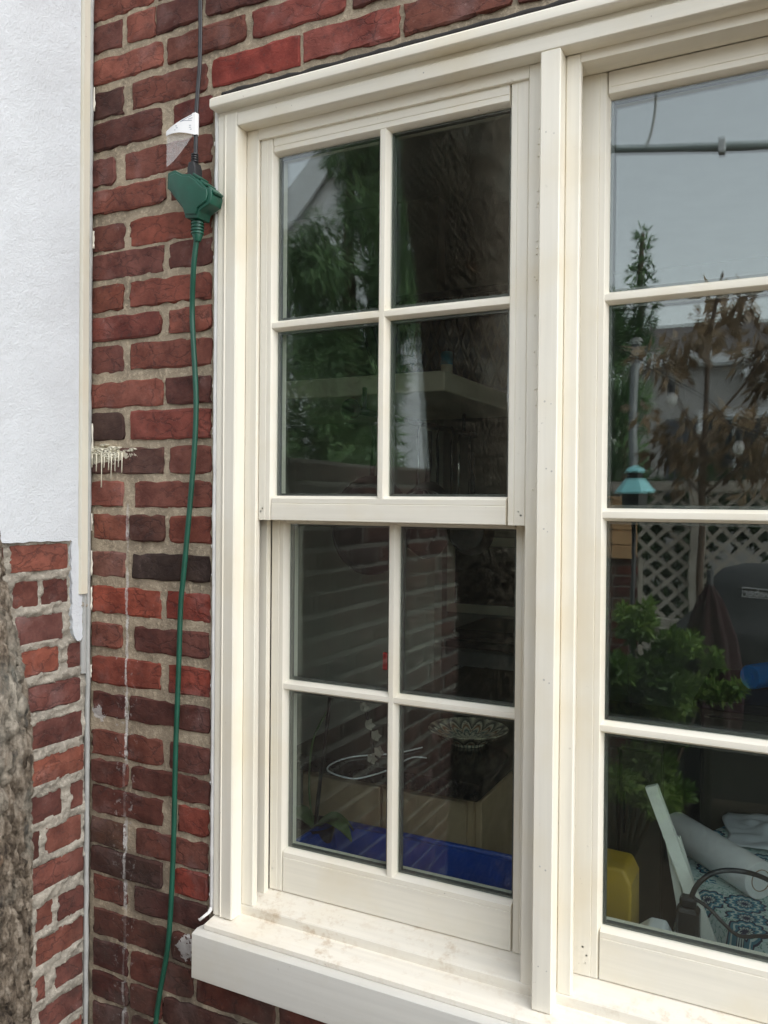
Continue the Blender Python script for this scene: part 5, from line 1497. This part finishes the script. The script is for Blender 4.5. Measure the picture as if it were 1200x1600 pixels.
MB().lathe([(.013, -2.6990), (.013, -2.6978)], (-.112, 0, 1.150), 14, 1).build('emblem_mark', M_red, em, GO)
fc = bpy.data.curves.new('emblem_text', 'FONT'); fc.body = 'weber'; fc.size = .046; fc.extrude = .0006; fc.offset = .0007; fc.align_x = 'CENTER'; fc.align_y = 'CENTER'
ft = bpy.data.objects.new('emblem_text', fc); col.objects.link(ft); fc.materials.append(M_wtrim)
# read from the house: the lettering faces +y
dg = bpy.context.evaluated_depsgraph_get(); fm = bpy.data.meshes.new_from_object(ft.evaluated_get(dg)); bpy.data.objects.remove(ft)
ft = bpy.data.objects.new('emblem_text', fm); col.objects.link(ft)
ft.parent = em; ft.location = (-.178 - GO[0], -2.6982 - GO[1], 1.150); ft.rotation_euler = (math.pi / 2, 0, math.pi)
# maroon folded parasol standing before the grill
um = thing('folded_parasol', 'folded maroon parasol standing beside the covered grill', 'parasol', (-.36, -2.45, 0))
M_mar = simple('maroon_canvas', (.028, .007, .009), .9, .2, 20)
vs_ = []; fs_ = []
pr_ = [(.012, 1.20), (.05, 1.13), (.10, .98), (.125, .80), (.12, .62), (.08, .52)]
for (r_, z_) in pr_:
    for i in range(40):
        g_ = 2 * math.pi * i / 40; q_ = r_ * (1 + .16 * math.sin(g_ * 8))
        vs_.append((q_ * math.cos(g_), q_ * math.sin(g_), z_))
for j in range(len(pr_) - 1):
    for i in range(40): fs_.append((j * 40 + i, j * 40 + (i + 1) % 40, (j + 1) * 40 + (i + 1) % 40, (j + 1) * 40 + i))
MB().add(vs_, fs_).build('canopy', M_mar, um, (0, 0, 0), True)
MB().tube([(0, 0, .04), (0, 0, 1.26)], .015, 10).build('pole', M_iron, um, (0, 0, 0), True); MB().lathe([(.18, 0), (.17, .03), (.03, .05)], (0, 0, 0), 20).build('base', M_iron, um)
# bird feeder with teal roof on a post
bf = thing('bird_feeder', 'bird feeder with a teal metal roof on a slim post', 'bird feeder', (-.745, -2.8, 0))
M_tealr = simple('teal_painted_metal', (.30, .72, .76), .4, .08, 20)
MB().lathe([(.098, 1.605), (.094, 1.610), (.045, 1.672), (.042, 1.674)], (0, 0, 0), 6).build('roof', M_tealr, bf)
MB().lathe([(.036, 1.675), (.036, 1.708)], (0, 0, 0), 6).build('cupola', M_iron, bf)
MB().lathe([(.047, 1.709), (.040, 1.722), (.006, 1.738)], (0, 0, 0), 6).build('cap', M_tealr, bf)
MB().lathe([(.060, 1.50), (.060, 1.604)], (0, 0, 0), 6).build('seed_box', M_win, bf); MB().lathe([(.095, 1.48), (.095, 1.499)], (0, 0, 0), 6).build('tray', M_iron, bf)
MB().tube([(0, 0, 0), (0, 0, 1.479)], .012, 8).build('post', M_iron, bf, (0, 0, 0), True)
# timber box on a brick pier
pier = thing('brick_pier', 'low brick pier at the end of the lattice fence', 'pier', (-.98, -3.55, 0))
k = 0; z_ = .01
while z_ < 1.22:
    for q in range(2):
        x_ = -1.12 + q * .145 + (.0 if k % 2 else -.01)
        c_ = random.choice(PAL)
        put_brick(pier, (x_ + .068, -3.48, z_ + .028), .135, .056, c_, 3000 + k * 2 + q, math.pi, 0, .6, (-.98, -3.55, 0))
    z_ += .066; k += 1
MB().box(-1.135, -.835, -3.62, -3.486, 0, 1.24).build('mortar', M_mortar2, pier, (-.98, -3.55, 0))
wx = thing('timber_box', 'brown timber planter box on top of the brick pier', 'planter', (-.98, -3.5, 1.2405))
for q in range(4): MB().box(-.155, .115, -.10, .10, q * .082, q * .082 + .078, .004).build('board', M_panel, wx)
MB().box(-.165, .125, -.11, .11, .3285, .345, .003).build('rim', M_panel, wx)
# grey pole, string of bulbs, high conduit with clip and loose cable
gpole = tag(MB().tube([(-1.235, -5.5, 0), (-1.235, -5.5, 2.82)], .032, 12).build('steel_pole', simple('galvanised_steel', (.17, .18, .18), .5, .08, 10, metal=.4), None, (0, 0, 0), True), 'plain grey steel pole beside the slender evergreen', 'pole')
MB().lathe([(.05, 2.821), (.035, 2.85), (.004, 2.86)], (-1.235, -5.5, 0), 12).build('cap', M_flash, gpole)
sl_ = thing('string_lights', 'black string of clear glass bulbs across the garden', 'string lights', (-.566, -2.7, 2.1))
SL = (-.566, -2.7, 2.1)
MB().tube(smooth_pts([(-1.25, -2.6, 2.62), (-.86, -2.7, 2.33), (-.566, -2.7, 2.13), (-.40, -2.7, 2.02), (-.281, -2.7, 1.90), (.1, -2.75, 1.80), (.5, -2.8, 1.85), (1.2, -2.9, 2.2)], 6), .004, 6).build('wire', M_blackcord, sl_, SL, True)
mg = bpy.data.materials.new('clear_bulb_glass'); mg.use_nodes = True; pb_ = mg.node_tree.nodes['Principled BSDF']
pb_.inputs['Base Color'].default_value = (.75, .75, .72, 1); pb_.inputs['Roughness'].default_value = .08; pb_.inputs['Alpha'].default_value = .55
for (x, z) in ((-.566, 2.12), (-.281, 1.89), (.1, 1.795), (.5, 1.845), (-.86, 2.325)):
    so2 = MB().lathe([(.014, z - .055), (.016, z - .01), (.006, z)], (x, -2.7, 0), 12).build('socket', M_blackcord, sl_, SL, True, 40)
    MB().lathe([(.002, z - .118), (.018, z - .112), (.026, z - .092), (.024, z - .072), (.013, z - .0555)], (x, -2.7, 0), 14).build('bulb', mg, so2, SL, True)
cd_ = thing('overhead_conduit', 'grey conduit pipe with a white clip high above the garden', 'pipe', (-.4, -2.3, 3.05))
DO = (-.4, -2.3, 3.05)
dirv = Vector((.596, -.226, 0)).normalized(); P0 = Vector((-.75, -2.196, 3.05))
MB().tube([P0 - dirv * .6, P0 + dirv * 2.2], .017, 10).build('pipe', simple('conduit_grey', (.26, .30, .29), .5, .1, 10), cd_, DO, True)
pc = P0 + dirv * .46
q0 = MB().box(-.014, .014, -.024, .024, -.024, .030, .003); q0.v = [tuple(Vector(v_) + pc) for v_ in q0.v]; q0.build('clip', M_wtrim, cd_, DO)
for e_ in (P0 - dirv * .55, P0 + dirv * 2.15): MB().tube([(e_.x, e_.y, 0), (e_.x, e_.y, 3.06)], .022, 10).build('post', M_flash, cd_, DO, True)
MB().tube(smooth_pts([(-.621, -2.235, 3.055), (-.600, -2.25, 3.10), (-.586, -2.27, 3.18), (-.585, -2.29, 3.28), (-.60, -2.32, 3.42), (-.66, -2.35, 3.6), (-.85, -2.3, 3.7), (-1.2, -2.25, 3.4), (-1.28, -2.11, 3.06)], 5), .006, 8).build('loose_cable', M_flash, cd_, DO, True)

# things of a kind share a group
for o in scene.objects:
    if o.parent is None and 'category' in o.keys() and 'group' not in o.keys():
        if o['category'] == 'hedge': o['group'] = 'hedges closing the garden'
        elif o['category'] == 'house': o['group'] = 'houses beyond the garden'
        elif o.name.startswith('evergreen'): o['group'] = 'evergreen trees in the garden'
